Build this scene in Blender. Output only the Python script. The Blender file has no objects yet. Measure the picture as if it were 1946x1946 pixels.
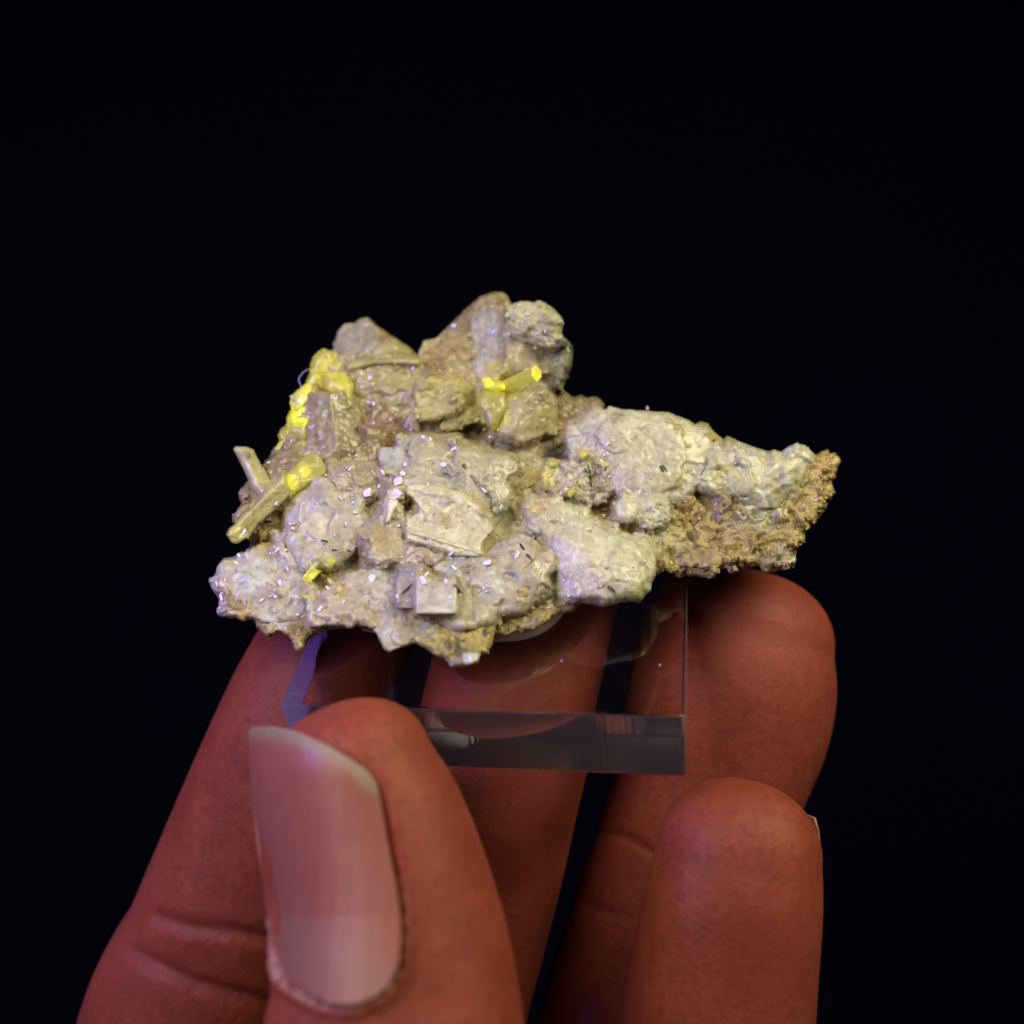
import bpy, math, random
import numpy as np
from mathutils import Vector, Matrix
from mathutils.bvhtree import BVHTree

# ------------------------------------------------------------------ frame of reference
# Geometry is measured in "cells" of 41.7 micrometres (the block is 32 mm = 760 cells wide), in a frame
# x right, y away, z up whose origin lies on the block's front edge; it is then pitched 35.7 deg and set 1.2 m up.
S = 4.17e-5
F = 2100.0                      # viewing distance of the origin, in cells
PITCH = math.radians(35.7)
CT, ST = math.cos(PITCH), math.sin(PITCH)
LIFT = 1.2

def to_world(p):
    p = np.asarray(p, float)
    x, y, z = p[..., 0], p[..., 1], p[..., 2]
    return np.stack([x * S, (y * CT + z * ST) * S, (-y * ST + z * CT) * S + LIFT], -1)

def at(u, v, y):
    """survey point (u, v) at depth y -> cells"""
    u, v, y = np.broadcast_arrays(np.asarray(u, float), np.asarray(v, float), np.asarray(y, float))
    k = (F + y) / F
    return np.stack([(u - 973) * k, y, (973 - v) * k], -1)

def wv(p): return Vector(to_world(p).tolist())

# ------------------------------------------------------------------ camera
sc = bpy.context.scene
col = sc.collection
cam_d = bpy.data.cameras.new('camera'); cam = bpy.data.objects.new('camera', cam_d); col.objects.link(cam)
cam.location = wv((0, -F, 0))
cam.rotation_euler = (math.pi / 2 - PITCH, 0, 0)
cam_d.sensor_width = 36; cam_d.lens = 36 * F / 1946
cam_d.clip_start = 0.005; cam_d.clip_end = 20
cam_d.dof.use_dof = True
cam_d.dof.focus_distance = (F + 130) * S
cam_d.dof.aperture_fstop = 16
sc.camera = cam

# ------------------------------------------------------------------ light
world = bpy.data.worlds.new('World'); sc.world = world; world.use_nodes = True
bg = world.node_tree.nodes['Background']
bg.inputs[0].default_value = (0.8, 0.55, 0.45, 1); bg.inputs[1].default_value = 0.010

def area_lamp(name, pos, aim, size, power, color, shape='DISK'):
    d = bpy.data.lights.new(name, 'AREA'); d.shape = shape; d.size = size; d.energy = power; d.color = color
    o = bpy.data.objects.new(name, d); col.objects.link(o)
    o.location = wv(pos)
    o.rotation_euler = (wv(aim) - wv(pos)).to_track_quat('-Z', 'Y').to_euler()
    return o
WARM = (2900, -2200, 3300); UV = (-2450, -1400, 800)
area_lamp('room_lamp', WARM, (150, 200, -200), 0.14, 0.46, (1.0, 0.945, 0.60))
uvd = bpy.data.lights.new('ultraviolet_torch', 'SPOT'); uvd.energy = 0.17; uvd.color = (0.085, 0.06, 1.0)
uvd.shadow_soft_size = 0.0036; uvd.spot_size = math.radians(85); uvd.spot_blend = 0.9
uvo = bpy.data.objects.new('ultraviolet_torch', uvd); col.objects.link(uvo)
uvo.location = wv(UV); uvo.rotation_euler = (wv((0, 300, 150)) - wv(UV)).to_track_quat('-Z', 'Y').to_euler()
area_lamp('violet_fill', (-2500, -1420, 800), (0, 200, -150), 0.030, 0.045, (0.20, 0.10, 1.0))  # added violet lamp beside the torch, casts purple through the block
FILL = (-1900, -2650, 1300)
area_lamp('fill_lamp', FILL, (0, 200, -200), 0.11, 0.19, (1.0, 0.90, 0.78))  # unseen fill light, added to lift the left and front

vs = sc.view_settings
sc.display_settings.display_device = 'sRGB'
vs.view_transform = 'Standard'; vs.look = 'None'; vs.exposure = 0; vs.gamma = 1
cy = sc.cycles
cy.use_denoising = True
cy.max_bounces = 14; cy.transmission_bounces = 10; cy.transparent_max_bounces = 12; cy.diffuse_bounces = 6; cy.glossy_bounces = 6
cy.caustics_refractive = True; cy.caustics_reflective = False; cy.blur_glossy = 0.3
cy.sample_clamp_indirect = 8.0

# ------------------------------------------------------------------ numeric helpers
def h3(i, j, k, seed):
    with np.errstate(over='ignore'):
        n = (i.astype(np.int64) * 73856093) ^ (j.astype(np.int64) * 19349663) ^ (k.astype(np.int64) * 83492791) ^ (seed * 2654435 + 977)
        n = n.astype(np.uint64)
        n ^= n >> np.uint64(13); n = n * np.uint64(0x9E3779B97F4A7C15); n ^= n >> np.uint64(29)
        n = n * np.uint64(0xBF58476D1CE4E5B9); n ^= n >> np.uint64(32)
    m = np.uint64(0x1FFFFF)
    return [((n >> np.uint64(s)) & m).astype(float) / 2097151.0 for s in (0, 21, 42)]

def vnoise(p, seed=0):
    b = np.floor(p); f = p - b; f = f * f * f * (f * (f * 6 - 15) + 10)
    i, j, k = b[:, 0], b[:, 1], b[:, 2]
    r = 0
    for dx in (0, 1):
        for dy in (0, 1):
            for dz in (0, 1):
                w = (f[:, 0] if dx else 1 - f[:, 0]) * (f[:, 1] if dy else 1 - f[:, 1]) * (f[:, 2] if dz else 1 - f[:, 2])
                r = r + w * h3(i + dx, j + dy, k + dz, seed)[0]
    return r * 2 - 1

def fbm(p, seed=0, octv=4, gain=0.5):
    r, a = 0, 1.0
    for o in range(octv):
        r = r + a * vnoise(p * (2.03 ** o) + 17.3 * o, seed + o); a *= gain
    return r

def cells(p, seed=0):
    """nearest worley cell: distance, second distance, tilted-plane value and a random per cell"""
    b = np.floor(p)
    n = len(p); d1 = np.full(n, 9.0); d2 = np.full(n, 9.0); pl = np.zeros(n); rn = np.zeros(n)
    for dx in (-1, 0, 1):
        for dy in (-1, 0, 1):
            for dz in (-1, 0, 1):
                i, j, k = b[:, 0] + dx, b[:, 1] + dy, b[:, 2] + dz
                a, bb, c = h3(i, j, k, seed)
                q = np.stack([i + a, j + bb, k + c], 1)
                e = p - q; d = np.sqrt((e * e).sum(1))
                g0, g1, g2 = h3(i, j, k, seed + 101)
                val = e[:, 0] * (g0 - .5) * 2 + e[:, 1] * (g1 - .5) * 2 + e[:, 2] * (g2 - .5) * 2
                m = d < d1
                d2 = np.where(m, d1, np.minimum(d2, d))
                pl = np.where(m, val, pl); rn = np.where(m, g0, rn); d1 = np.where(m, d, d1)
    return d1, d2, pl, rn

def signed_dist(poly, U, V):
    poly = np.asarray(poly, float); q = np.roll(poly, -1, 0)
    best = np.full(U.shape, 1e18); inside = np.zeros(U.shape, bool); nu = np.zeros(U.shape); nv = np.zeros(U.shape)
    for (x0, y0), (x1, y1) in zip(poly, q):
        ex, ey = x1 - x0, y1 - y0
        t = np.clip(((U - x0) * ex + (V - y0) * ey) / (ex * ex + ey * ey + 1e-12), 0, 1)
        cx, cyy = x0 + t * ex, y0 + t * ey
        d = (U - cx) ** 2 + (V - cyy) ** 2
        m = d < best
        best = np.where(m, d, best); nu = np.where(m, cx, nu); nv = np.where(m, cyy, nv)
        c = ((y0 > V) != (y1 > V)) & (U < (x1 - x0) * (V - y0) / (y1 - y0 + 1e-12) + x0)
        inside ^= c
    d = np.sqrt(best)
    return np.where(inside, d, -d), nu, nv

def lin(c):
    c = np.asarray(c, float) / 255
    return np.where(c <= .04045, c / 12.92, ((c + .055) / 1.055) ** 2.4)

# ------------------------------------------------------------------ scene helpers
def finish_mesh(name, verts, faces, mat, parent=None, smooth=True, tint=None, world_coords=False):
    W = np.asarray(verts, float) if world_coords else to_world(verts)
    c = W.mean(0)
    me = bpy.data.meshes.new(name)
    me.from_pydata((W - c).tolist(), [], [tuple(int(i) for i in f) for f in faces])
    me.materials.append(mat)
    if tint is not None:
        a = me.color_attributes.new('tint', 'FLOAT_COLOR', 'POINT')
        t = np.concatenate([tint, np.ones((len(tint), 1))], 1).astype(np.float32)
        a.data.foreach_set('color', t.ravel())
    me.polygons.foreach_set('use_smooth', [smooth] * len(me.polygons))
    me.update()
    o = bpy.data.objects.new(name, me); col.objects.link(o)
    if parent is not None:
        o.parent = parent; o.location = Vector(c.tolist()) - parent.location
    else:
        o.location = c.tolist()
    return o

def tag(o, label=None, cat=None, group=None, kind=None):
    for k, v in (('label', label), ('category', cat), ('group', group), ('kind', kind)):
        if v: o[k] = v
    return o

def empty(name, p):
    o = bpy.data.objects.new(name, None); col.objects.link(o); o.location = wv(p); o.empty_display_size = .005
    return o

class NT:
    def __init__(s, name):
        s.m = bpy.data.materials.new(name); s.m.use_nodes = True
        s.t = s.m.node_tree; s.n = s.t.nodes; s.bsdf = s.n['Principled BSDF']
    def new(s, ty, **kw):
        n = s.n.new(ty)
        for k, v in kw.items():
            if k in n.inputs: n.inputs[k].default_value = v
            else: setattr(n, k, v)
        return n
    def link(s, a, b): s.t.links.new(a, b)
    def mix(s, fac, a, b, blend='MIX'):
        n = s.n.new('ShaderNodeMix'); n.data_type = 'RGBA'; n.blend_type = blend
        for sock, v in ((n.inputs[0], fac), (n.inputs[6], a), (n.inputs[7], b)):
            if hasattr(v, 'is_linked'): s.link(v, sock)
            elif isinstance(v, (int, float)): sock.default_value = v
            else: sock.default_value = (*v, 1) if len(v) == 3 else v
        return n.outputs[2]
    def ramp(s, src, a, b, lo=0.0, hi=1.0):
        n = s.n.new('ShaderNodeMapRange'); n.interpolation_type = 'SMOOTHSTEP'
        n.inputs[1].default_value = a; n.inputs[2].default_value = b; n.inputs[3].default_value = lo; n.inputs[4].default_value = hi
        s.link(src, n.inputs[0]); return n.outputs[0]
    def noise(s, scale, detail=4, rough=.55, dist=0.0, vec=None):
        n = s.n.new('ShaderNodeTexNoise'); n.inputs['Scale'].default_value = scale; n.inputs['Detail'].default_value = detail
        n.inputs['Roughness'].default_value = rough; n.inputs['Distortion'].default_value = dist
        s.link(vec if vec is not None else s.obj(), n.inputs['Vector']); return n.outputs['Fac']
    def voro(s, scale, feature='F1', out='Distance'):
        n = s.n.new('ShaderNodeTexVoronoi'); n.feature = feature; n.inputs['Scale'].default_value = scale
        s.link(s.obj(), n.inputs['Vector']); return n.outputs[out]
    def obj(s):
        if not hasattr(s, '_tc'): s._tc = s.n.new('ShaderNodeTexCoord')
        return s._tc.outputs['Object']
    def bump(s, src, strength, dist, prev=None):
        n = s.n.new('ShaderNodeBump'); n.inputs['Strength'].default_value = strength; n.inputs['Distance'].default_value = dist
        s.link(src, n.inputs['Height'])
        if prev is not None: s.link(prev, n.inputs['Normal'])
        return n.outputs[0]
    def set(s, **kw):
        for k, v in kw.items():
            s.bsdf.inputs[k.replace('_', ' ')].default_value = v

# ------------------------------------------------------------------ materials
def rock_material(name, rough=.5, sss=.25, coat=.15, bump=.5, grain=2600, glow=0.0):
    bump *= .3; sss = min(sss * 1.5, .5)
    t = NT(name)
    at_ = t.new('ShaderNodeAttribute', attribute_name='tint')
    n1 = t.noise(900, 6, .65)
    c = t.mix(t.ramp(n1, .3, .72, 0.0, 1.0), t.mix(1.0, at_.outputs['Color'], (.80, .78, .72), 'MULTIPLY'), t.mix(1.0, at_.outputs['Color'], (1.08, 1.08, 1.08), 'MULTIPLY'))
    g = t.voro(grain, 'F1', 'Color')
    sep = t.new('ShaderNodeSeparateColor'); t.link(g, sep.inputs[0])
    c = t.mix(t.ramp(sep.outputs[0], 0, 1, 0, .55), c, t.mix(1.0, c, (.72, .69, .62), 'MULTIPLY'))
    t.link(c, t.bsdf.inputs['Base Color'])
    b1 = t.bump(t.noise(1500, 8, .7), bump, .0003)
    b2 = t.bump(t.voro(grain * .8), bump * .6, .0002, b1)
    t.link(b2, t.bsdf.inputs['Normal'])
    t.link(t.ramp(t.noise(700, 3), .3, .7, rough - .15, rough + .15), t.bsdf.inputs['Roughness'])
    t.set(Subsurface_Weight=sss, Subsurface_Radius=(1, .9, .7), Subsurface_Scale=.0011, Coat_Weight=coat, Coat_Roughness=.12, Specular_IOR_Level=.5)
    if glow:
        t.link(t.mix(1.0, at_.outputs['Color'], (1, 1, 1), 'MULTIPLY'), t.bsdf.inputs['Emission Color'])
        t.bsdf.inputs['Emission Strength'].default_value = glow
    return t.m
M_WHITE = rock_material('milky_crystal', .42, .35, .25, .35, 2200)
M_GRAIN = rock_material('granular_crust', .6, .2, .1, 1.0, 1700)
M_GLASSY = rock_material('glassy_crystal', .34, .4, .3, .22, 1900)

M_GRAINS = rock_material('sugary_grain', .3, .0, .3, .12, 2500)

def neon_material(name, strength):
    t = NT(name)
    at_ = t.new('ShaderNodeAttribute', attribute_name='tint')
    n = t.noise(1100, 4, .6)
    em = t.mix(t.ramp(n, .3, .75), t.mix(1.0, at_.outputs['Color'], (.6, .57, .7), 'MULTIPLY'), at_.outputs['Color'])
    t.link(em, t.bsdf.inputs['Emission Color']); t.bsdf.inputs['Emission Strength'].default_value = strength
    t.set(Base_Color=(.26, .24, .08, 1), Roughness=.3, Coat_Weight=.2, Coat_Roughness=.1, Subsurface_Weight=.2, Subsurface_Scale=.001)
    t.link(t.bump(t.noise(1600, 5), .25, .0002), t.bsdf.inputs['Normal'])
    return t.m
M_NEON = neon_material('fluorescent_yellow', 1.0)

t = NT('glitter'); t.set(Base_Color=(.68, .62, .5, 1), Roughness=.17, Specular_IOR_Level=.5); M_GLITTER = t.m
t = NT('black_needle'); t.set(Base_Color=(.012, .011, .012, 1), Roughness=.35); M_NEEDLE = t.m
t.link(t.bump(t.noise(3000, 3), .3, .0001), t.bsdf.inputs['Normal'])
t = NT('brown_inclusion'); t.set(Base_Color=(.06, .02, .012, 1), Roughness=.4); M_REDBROWN = t.m
t = NT('grey_inclusion'); t.set(Base_Color=(.07, .06, .055, 1), Roughness=.5); M_GREYINC = t.m

# skin
t = NT('skin')
mask = t.new('ShaderNodeAttribute', attribute_name='tint')
sepm = t.new('ShaderNodeSeparateColor'); t.link(mask.outputs['Color'], sepm.inputs[0])
n1 = t.noise(160, 5, .6)
c = t.mix(t.ramp(n1, .3, .7), (.200, .038, .020), (.270, .059, .034))
c = t.mix(t.ramp(t.noise(1400, 3), .42, .72, 0, .55), c, (.15, .024, .016))
c = t.mix(t.ramp(t.noise(70, 3), .45, .7, 0, .5), c, (.27, .055, .045))
c = t.mix(sepm.outputs[1], c, (.24, .025, .035))                       # reddened nail fold
c = t.mix(sepm.outputs[0], c, (.42, .25, .20))                        # dry cuticle skin
t.link(c, t.bsdf.inputs['Base Color'])
b = t.bump(t.voro(2600), .30, .00012)
b = t.bump(t.noise(1200, 5, .6), .28, .00022, b)
t.link(b, t.bsdf.inputs['Normal'])
t.set(Roughness=.58, Specular_IOR_Level=.25, Subsurface_Weight=.75, Subsurface_Radius=(1, .22, .12), Subsurface_Scale=.0032)
M_SKIN = t.m
t = NT('nail_plate')
mask = t.new('ShaderNodeAttribute', attribute_name='tint')
mp = t.new('ShaderNodeMapping'); mp.inputs['Scale'].default_value = (1, .06, .06); t.link(t.obj(), mp.inputs['Vector'])
ridge = t.noise(1300, 4, .6, 0, mp.outputs[0])
c = t.mix(t.ramp(ridge, .32, .7, 0, .45), mask.outputs['Color'], t.mix(1.0, mask.outputs['Color'], (1.25, 1.2, 1.2), 'MULTIPLY'))
t.link(c, t.bsdf.inputs['Base Color'])
t.link(t.bump(ridge, .45, .0002), t.bsdf.inputs['Normal'])
t.set(Roughness=.40, Specular_IOR_Level=.22, Subsurface_Weight=.5, Subsurface_Radius=(1, .4, .3), Subsurface_Scale=.0012, Coat_Weight=.08, Coat_Roughness=.3)
M_NAIL = t.m

# acrylic
def acrylic(name, rough, bump=0, saw=False):
    t = NT(name)
    t.set(Base_Color=(.97, .96, 1, 1), Roughness=rough, IOR=1.49, Transmission_Weight=1.0)
    if saw:
        mp = t.new('ShaderNodeMapping'); mp.inputs['Scale'].default_value = (1, .03, .03); t.link(t.obj(), mp.inputs['Vector'])
        ns = t.noise(2600, 2, .5, 0, mp.outputs[0])
        t.link(t.bump(ns, bump, .0001), t.bsdf.inputs['Normal'])
    return t.m
M_ACRYL = acrylic('polished_acrylic', 0.0)
M_SAWN = acrylic('sawn_acrylic', 0.05, .45, True)
M_SAWN_LEFT = acrylic('frosted_acrylic_edge', 0.30, .3, True)
def frosted(m, amount):
    nt = m.node_tree; out = nt.nodes['Material Output']; b = nt.nodes['Principled BSDF']
    tr = nt.nodes.new('ShaderNodeBsdfTranslucent'); df = nt.nodes.new('ShaderNodeBsdfDiffuse'); ad = nt.nodes.new('ShaderNodeMixShader'); mx = nt.nodes.new('ShaderNodeMixShader')
    tr.inputs[0].default_value = (.8, .8, .85, 1); df.inputs[0].default_value = (.85, .68, .70, 1)
    nt.links.new(tr.outputs[0], ad.inputs[1]); nt.links.new(df.outputs[0], ad.inputs[2]); mx.inputs[0].default_value = amount
    nt.links.new(b.outputs[0], mx.inputs[1]); nt.links.new(ad.outputs[0], mx.inputs[2]); nt.links.new(mx.outputs[0], out.inputs['Surface'])
frosted(M_SAWN_LEFT, .22); frosted(M_SAWN, .11)
M_SAWN_LEFT.node_tree.nodes['Principled BSDF'].inputs['Emission Color'].default_value = (.30, .10, 1, 1)   # violet emission in place of torch light scattered at this edge
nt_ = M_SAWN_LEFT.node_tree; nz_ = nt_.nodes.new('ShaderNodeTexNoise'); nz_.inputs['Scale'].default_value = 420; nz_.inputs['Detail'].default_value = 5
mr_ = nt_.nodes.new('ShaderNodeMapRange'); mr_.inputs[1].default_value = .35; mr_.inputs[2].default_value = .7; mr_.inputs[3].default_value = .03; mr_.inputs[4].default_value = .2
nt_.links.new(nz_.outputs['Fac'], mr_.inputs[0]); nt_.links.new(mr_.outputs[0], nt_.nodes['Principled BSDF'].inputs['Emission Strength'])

t = NT('mounting_putty'); t.set(Base_Color=(.78, .72, .52, 1), Roughness=.6, Subsurface_Weight=1.0, Subsurface_Radius=(1, .9, .7), Subsurface_Scale=.006)
t.link(t.bump(t.noise(600, 4), .3, .0003), t.bsdf.inputs['Normal']); M_PUTTY = t.m
t = NT('lint'); t.set(Base_Color=(.35, .35, .8, 1), Roughness=.6); M_LINT = t.m
t = NT('dark_cloth'); t.link(t.mix(t.noise(3, 3), (.005, .006, .026), (.008, .009, .044)), t.bsdf.inputs['Base Color']); t.set(Roughness=.95, Specular_IOR_Level=.05); M_BACK = t.m

# ------------------------------------------------------------------ setting
n = 48
vb, fb = [], []
for i in range(n + 1):
    a = math.radians(-75 + 150 * i / n)
    for z in (-14000, 12000):
        vb.append((15000 * math.sin(a), -2100 + 15000 * math.cos(a), z))
for i in range(n): fb.append((2 * i, 2 * i + 2, 2 * i + 3, 2 * i + 1))
tag(finish_mesh('backdrop', vb, fb, M_BACK), kind='structure')

# ------------------------------------------------------------------ acrylic block
A = np.array([-441., 0., -365.]); E = np.array([.985, -.171, 0.]); E /= np.linalg.norm(E)
D = np.array([.1397, .804, .5777]); D -= E * (E @ D); D /= np.linalg.norm(D)
N = np.cross(E, D); LX, LD, TH = 760., 760., 158.

def slab_mesh():
    import bmesh
    bm = bmesh.new()
    P = {}
    for i in (0, 1):
        for j in (0, 1):
            for k in (0, 1):
                P[i, j, k] = bm.verts.new(to_world(A + E * LX * i + D * LD * j - N * TH * k).tolist())
    q = lambda *k: bm.faces.new([P[x] for x in k])
    top = q((0, 0, 0), (1, 0, 0), (1, 1, 0), (0, 1, 0)); bot = q((0, 0, 1), (0, 1, 1), (1, 1, 1), (1, 0, 1))
    fr = q((0, 0, 0), (0, 0, 1), (1, 0, 1), (1, 0, 0)); bk = q((0, 1, 0), (1, 1, 0), (1, 1, 1), (0, 1, 1))
    le = q((0, 0, 0), (0, 1, 0), (0, 1, 1), (0, 0, 1)); ri = q((1, 0, 0), (1, 0, 1), (1, 1, 1), (1, 1, 0))
    fr.material_index = 1; bk.material_index = 1; ri.material_index = 1; le.material_index = 2
    bmesh.ops.recalc_face_normals(bm, faces=bm.faces)
    bmesh.ops.bevel(bm, geom=list(bm.edges), offset=5 * S, segments=2, profile=.5, affect='EDGES', material=-1)
    c = Vector(to_world(A + E * LX / 2 + D * LD / 2 - N * TH).tolist())
    # object axes follow the block so that saw marks run across its edges
    R = Matrix((E, D, N)).transposed()
    Rw = Matrix(((1, 0, 0), (0, CT, ST), (0, -ST, CT))) @ R
    for v in bm.verts: v.co = Rw.transposed() @ (v.co - c)
    me = bpy.data.meshes.new('display_block'); bm.to_mesh(me); bm.free()
    for m in (M_ACRYL, M_SAWN, M_SAWN_LEFT): me.materials.append(m)
    o = bpy.data.objects.new('display_block', me); col.objects.link(o)
    o.location = c; o.rotation_euler = Rw.to_euler()
    return o
tag(slab_mesh(), 'clear square acrylic block gripped at its front edge by the thumb', 'display block')

def on_slab(a, b, h=0.0): return A + E * a + D * b + N * h

# putty: a pressed disc stuck to the top face
def putty():
    c = on_slab(392, 312); V, Fc = [], []
    nr, na = 14, 72
    prof = [(0, 62)] + [(1 - .5 * (1 - math.sin(x)) * .35, 62 * math.cos(x) ** .6) for x in np.linspace(0.25, math.pi / 2 - .02, nr - 2)] + [(1.0, -3)]
    prof += [(0, -3)]
    for r, h in prof:
        for k in range(na):
            a = 2 * math.pi * k / na
            rr = 128 * r * (1 + .03 * math.sin(2 * a + 1) + .02 * math.sin(5 * a))
            V.append(c + E * rr * math.cos(a) + D * rr * math.sin(a) + N * h)
    for i in range(len(prof) - 1):
        for k in range(na):
            Fc.append((i * na + k, i * na + (k + 1) % na, (i + 1) * na + (k + 1) % na, (i + 1) * na + k))
    return finish_mesh('mounting_putty', V, Fc, M_PUTTY)
tag(putty(), 'cream disc of putty between the rock and the clear block', 'putty')

# ------------------------------------------------------------------ mineral specimen
rock = empty('mineral_specimen', on_slab(490, 345, 4))
tag(rock, 'pale crystal cluster with glowing yellow crystals set on the clear block', 'mineral')

SHEET = {'A': (380, 520, 4.83), 'B': (740, 520, 4.83), 'C': (380, 880, 4.83), 'D': (700, 820, 4.2),
         'E': (980, 740, 4.391), 'F': (1240, 760, 4.83), 'G': (450, 1150, 3.22), 'H': (1000, 1050, 3.01875),
         'I': (440, 1350, 3.22), 'J': (950, 1350, 2.972), 'K': (150, 1180, 2.5217), 'O': (0, 0, .99281), 'S': (0, 0, 1)}
def sv(sheet, pts):
    x, y, k = SHEET[sheet]
    return np.array([(x + p[0] / k, y + p[1] / k) for p in pts])

def base_depth(v): return np.interp(v, [560, 700, 850, 1000, 1150, 1262], [430, 400, 350, 285, 185, 55])

WHITE = (182, 175, 150); CREAM = (184, 175, 144); LILAC = (163, 154, 150); PINK = (153, 139, 117); TAN = (152, 134, 90)
OCHRE = (152, 128, 72); OLIVE = (146, 133, 82); BROWN = (122, 100, 62); GREEN = (122, 122, 90); DARK = (58, 48, 26)
YELLOW = (186, 176, 88); BLUEW = (158, 158, 150); RUST = (116, 90, 46); GREY = (140, 132, 112)
ALL_V, ALL_F, ALL_T, ALL_M = [], [], [], []
STEP = 2.2
CHUNKS = []
def chunk(*a, **k): CHUNKS.append((a, k))
def build_chunk(name, sheet, pts, c1, c2, mat=None, dy=0, f=60, b=70, w=45, p=2.0, tilt=(0, 0), planes=(), fac=(9, 55), fac2=(4, 20),
          crumb=(3, 14), patches=(), label=None, seed=None, step=None, mixs=60, bias=0.0, grow=20, pits=None, relax=0):
    f = f * .8
    """A traced stone or crystal: rounded or faceted front and back about its outline, broken up by cleavage noise."""
    mat = mat or M_WHITE
    if mat is M_WHITE: fac2 = (fac2[0] * .4, fac2[1]); crumb = (crumb[0] * .75, crumb[1]); fac = (fac[0] * .8, fac[1])
    poly = sv(sheet, pts)
    seed = seed if seed is not None else (len(ALL_V) * 7 + 3)
    st = step or STEP
    lo, hi = poly.min(0) - st, poly.max(0) + st
    us = np.arange(lo[0], hi[0] + st, st); vsx = np.arange(lo[1], hi[1] + st, st)
    U, V = np.meshgrid(us, vsx)
    d, nu, nv = signed_dist(poly, U, V)
    g = np.minimum(grow, np.maximum(room_at(U, V) - 5, 0))
    d = d + g
    keep = d > -st * .6
    snap = keep & (d < st * .6) & (g < 1)
    U = np.where(snap, nu, U); V = np.where(snap, nv, V); d = np.where(snap, 0, d)
    w = min(w, d.max() * .98)
    x = np.clip(d / w, 0, 1)
    prof = (1 - (1 - x) ** p) ** (1 / p)
    uc, vc = poly.mean(0)
    front = f * prof
    for (sh, pu, pv, h0, gx, gy) in planes:
        (qu, qv), = sv(sh, [(pu, pv)])
        front = np.minimum(front, np.maximum(h0 + gx * (U - qu) + gy * (V - qv), 2) * np.minimum(1, prof * 1.8))
    mid = base_depth(V) + dy + tilt[0] * (U - uc) + tilt[1] * (V - vc)
    if name == 'matrix':
        yf = np.minimum(mid - 2, sample(YMAP, U, V) + 9); yf = mid + (yf - mid) * np.clip(prof * 1.2, 0, 1); front = mid - yf
    yf, yb = mid - front, mid + b * prof
    idx = np.full(U.shape, -1); idx[keep] = np.arange(keep.sum()); nk = int(keep.sum())
    Vf = at(U[keep], V[keep], yf[keep]); Vb = at(U[keep], V[keep], yb[keep])
    edge = (d[keep] <= 0)
    q = keep[:-1, :-1] & keep[1:, :-1] & keep[1:, 1:] & keep[:-1, 1:]
    a_, b_, c_, e_ = idx[:-1, :-1][q], idx[:-1, 1:][q], idx[1:, 1:][q], idx[1:, :-1][q]
    bidx = np.where(edge, np.arange(nk), np.arange(nk) + nk)
    Ff = np.stack([a_, e_, c_, b_], 1); Fb = np.stack([bidx[a_], bidx[b_], bidx[c_], bidx[e_]], 1)
    good = ~((edge[a_]) & (edge[b_]) & (edge[c_]) & (edge[e_]))
    ed = np.concatenate([Ff[:, [i, (i + 1) % 4]] for i in range(4)]); ky = np.sort(ed, 1); ky = ky[:, 0] * (nk + 1) + ky[:, 1]
    un, inv, ct = np.unique(ky, return_inverse=True, return_counts=True)
    rim = ed[(ct[inv] == 1)]; rim = rim[~(edge[rim[:, 0]] & edge[rim[:, 1]])]
    Fr = np.stack([rim[:, 1], rim[:, 0], bidx[rim[:, 0]], bidx[rim[:, 1]]], 1)
    faces = np.concatenate([Ff, Fb[good], Fr])
    verts = np.concatenate([Vf, Vb])
    # vertex normals
    nrm = np.zeros_like(verts)
    A_, B_, C_ = verts[faces[:, 0]], verts[faces[:, 1]], verts[faces[:, 2]]; D_ = verts[faces[:, 3]]
    fn = np.cross(C_ - A_, D_ - B_)
    for i in range(4): np.add.at(nrm, faces[:, i], fn)
    nrm /= np.linalg.norm(nrm, axis=1, keepdims=True) + 1e-9
    disp = 0
    if pits:
        d1, d2, pl, rn = cells(verts / pits[1] + .35 * np.stack([vnoise(verts / 16, 45 + k) for k in range(3)], 1), seed + 60)
        disp = disp - pits[0] * np.clip(1.15 - d1 / .42, 0, 1) ** .8 * (rn > .35)
    if fac[0]:
        d1, d2, pl, rn = cells(verts / fac[1] + .25 * np.stack([vnoise(verts / 30, 5 + k) for k in range(3)], 1), seed)
        disp = disp + fac[0] * (pl * 1.3 + (rn - .5) * .5)
    if fac2[0]:
        d1, d2, pl, rn = cells(verts / fac2[1], seed + 1)
        disp = disp + .75 * fac2[0] * (pl * 1.2 + (rn - .5) * .6)
    if crumb[0]:
        disp = disp + .42 * crumb[0] * fbm(verts / crumb[1], seed + 2, 3, .6)
    dd = np.concatenate([d[keep]] * 2)
    verts = verts + nrm * (np.asarray(disp) * np.clip(.35 + dd / 26, 0, 1))[:, None]
    e0 = faces.ravel(); e1 = np.roll(faces, -1, 1).ravel(); nv_ = len(verts)
    e0, e1 = np.concatenate([e0, e1]), np.concatenate([e1, e0]); deg = np.maximum(np.bincount(e0, minlength=nv_), 1)
    for it in range(max(1, 1 + relax + (mat is M_WHITE))):
        avg = np.stack([np.bincount(e0, verts[e1, k], nv_) for k in range(3)], 1) / deg[:, None]
        verts = verts + (avg - verts) * np.where(deg > 1, np.where(dd < 9, .6, .28), 0)[:, None]
    # nothing sinks into the block
    h = (verts - A) @ N
    verts = verts + N * np.maximum(4 - h, 0)[:, None]
    # colour
    m = np.clip(.5 + bias + .9 * fbm(verts / mixs, seed + 9, 4, .55), 0, 1)[:, None]
    tint = lin(c1) * (1 - m) + lin(c2) * m
    UV2 = np.concatenate([np.stack([U[keep], V[keep]], 1)] * 2)
    jit = np.stack([fbm(verts / 22, seed + 20, 3), fbm(verts / 22, seed + 30, 3)], 1)
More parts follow.
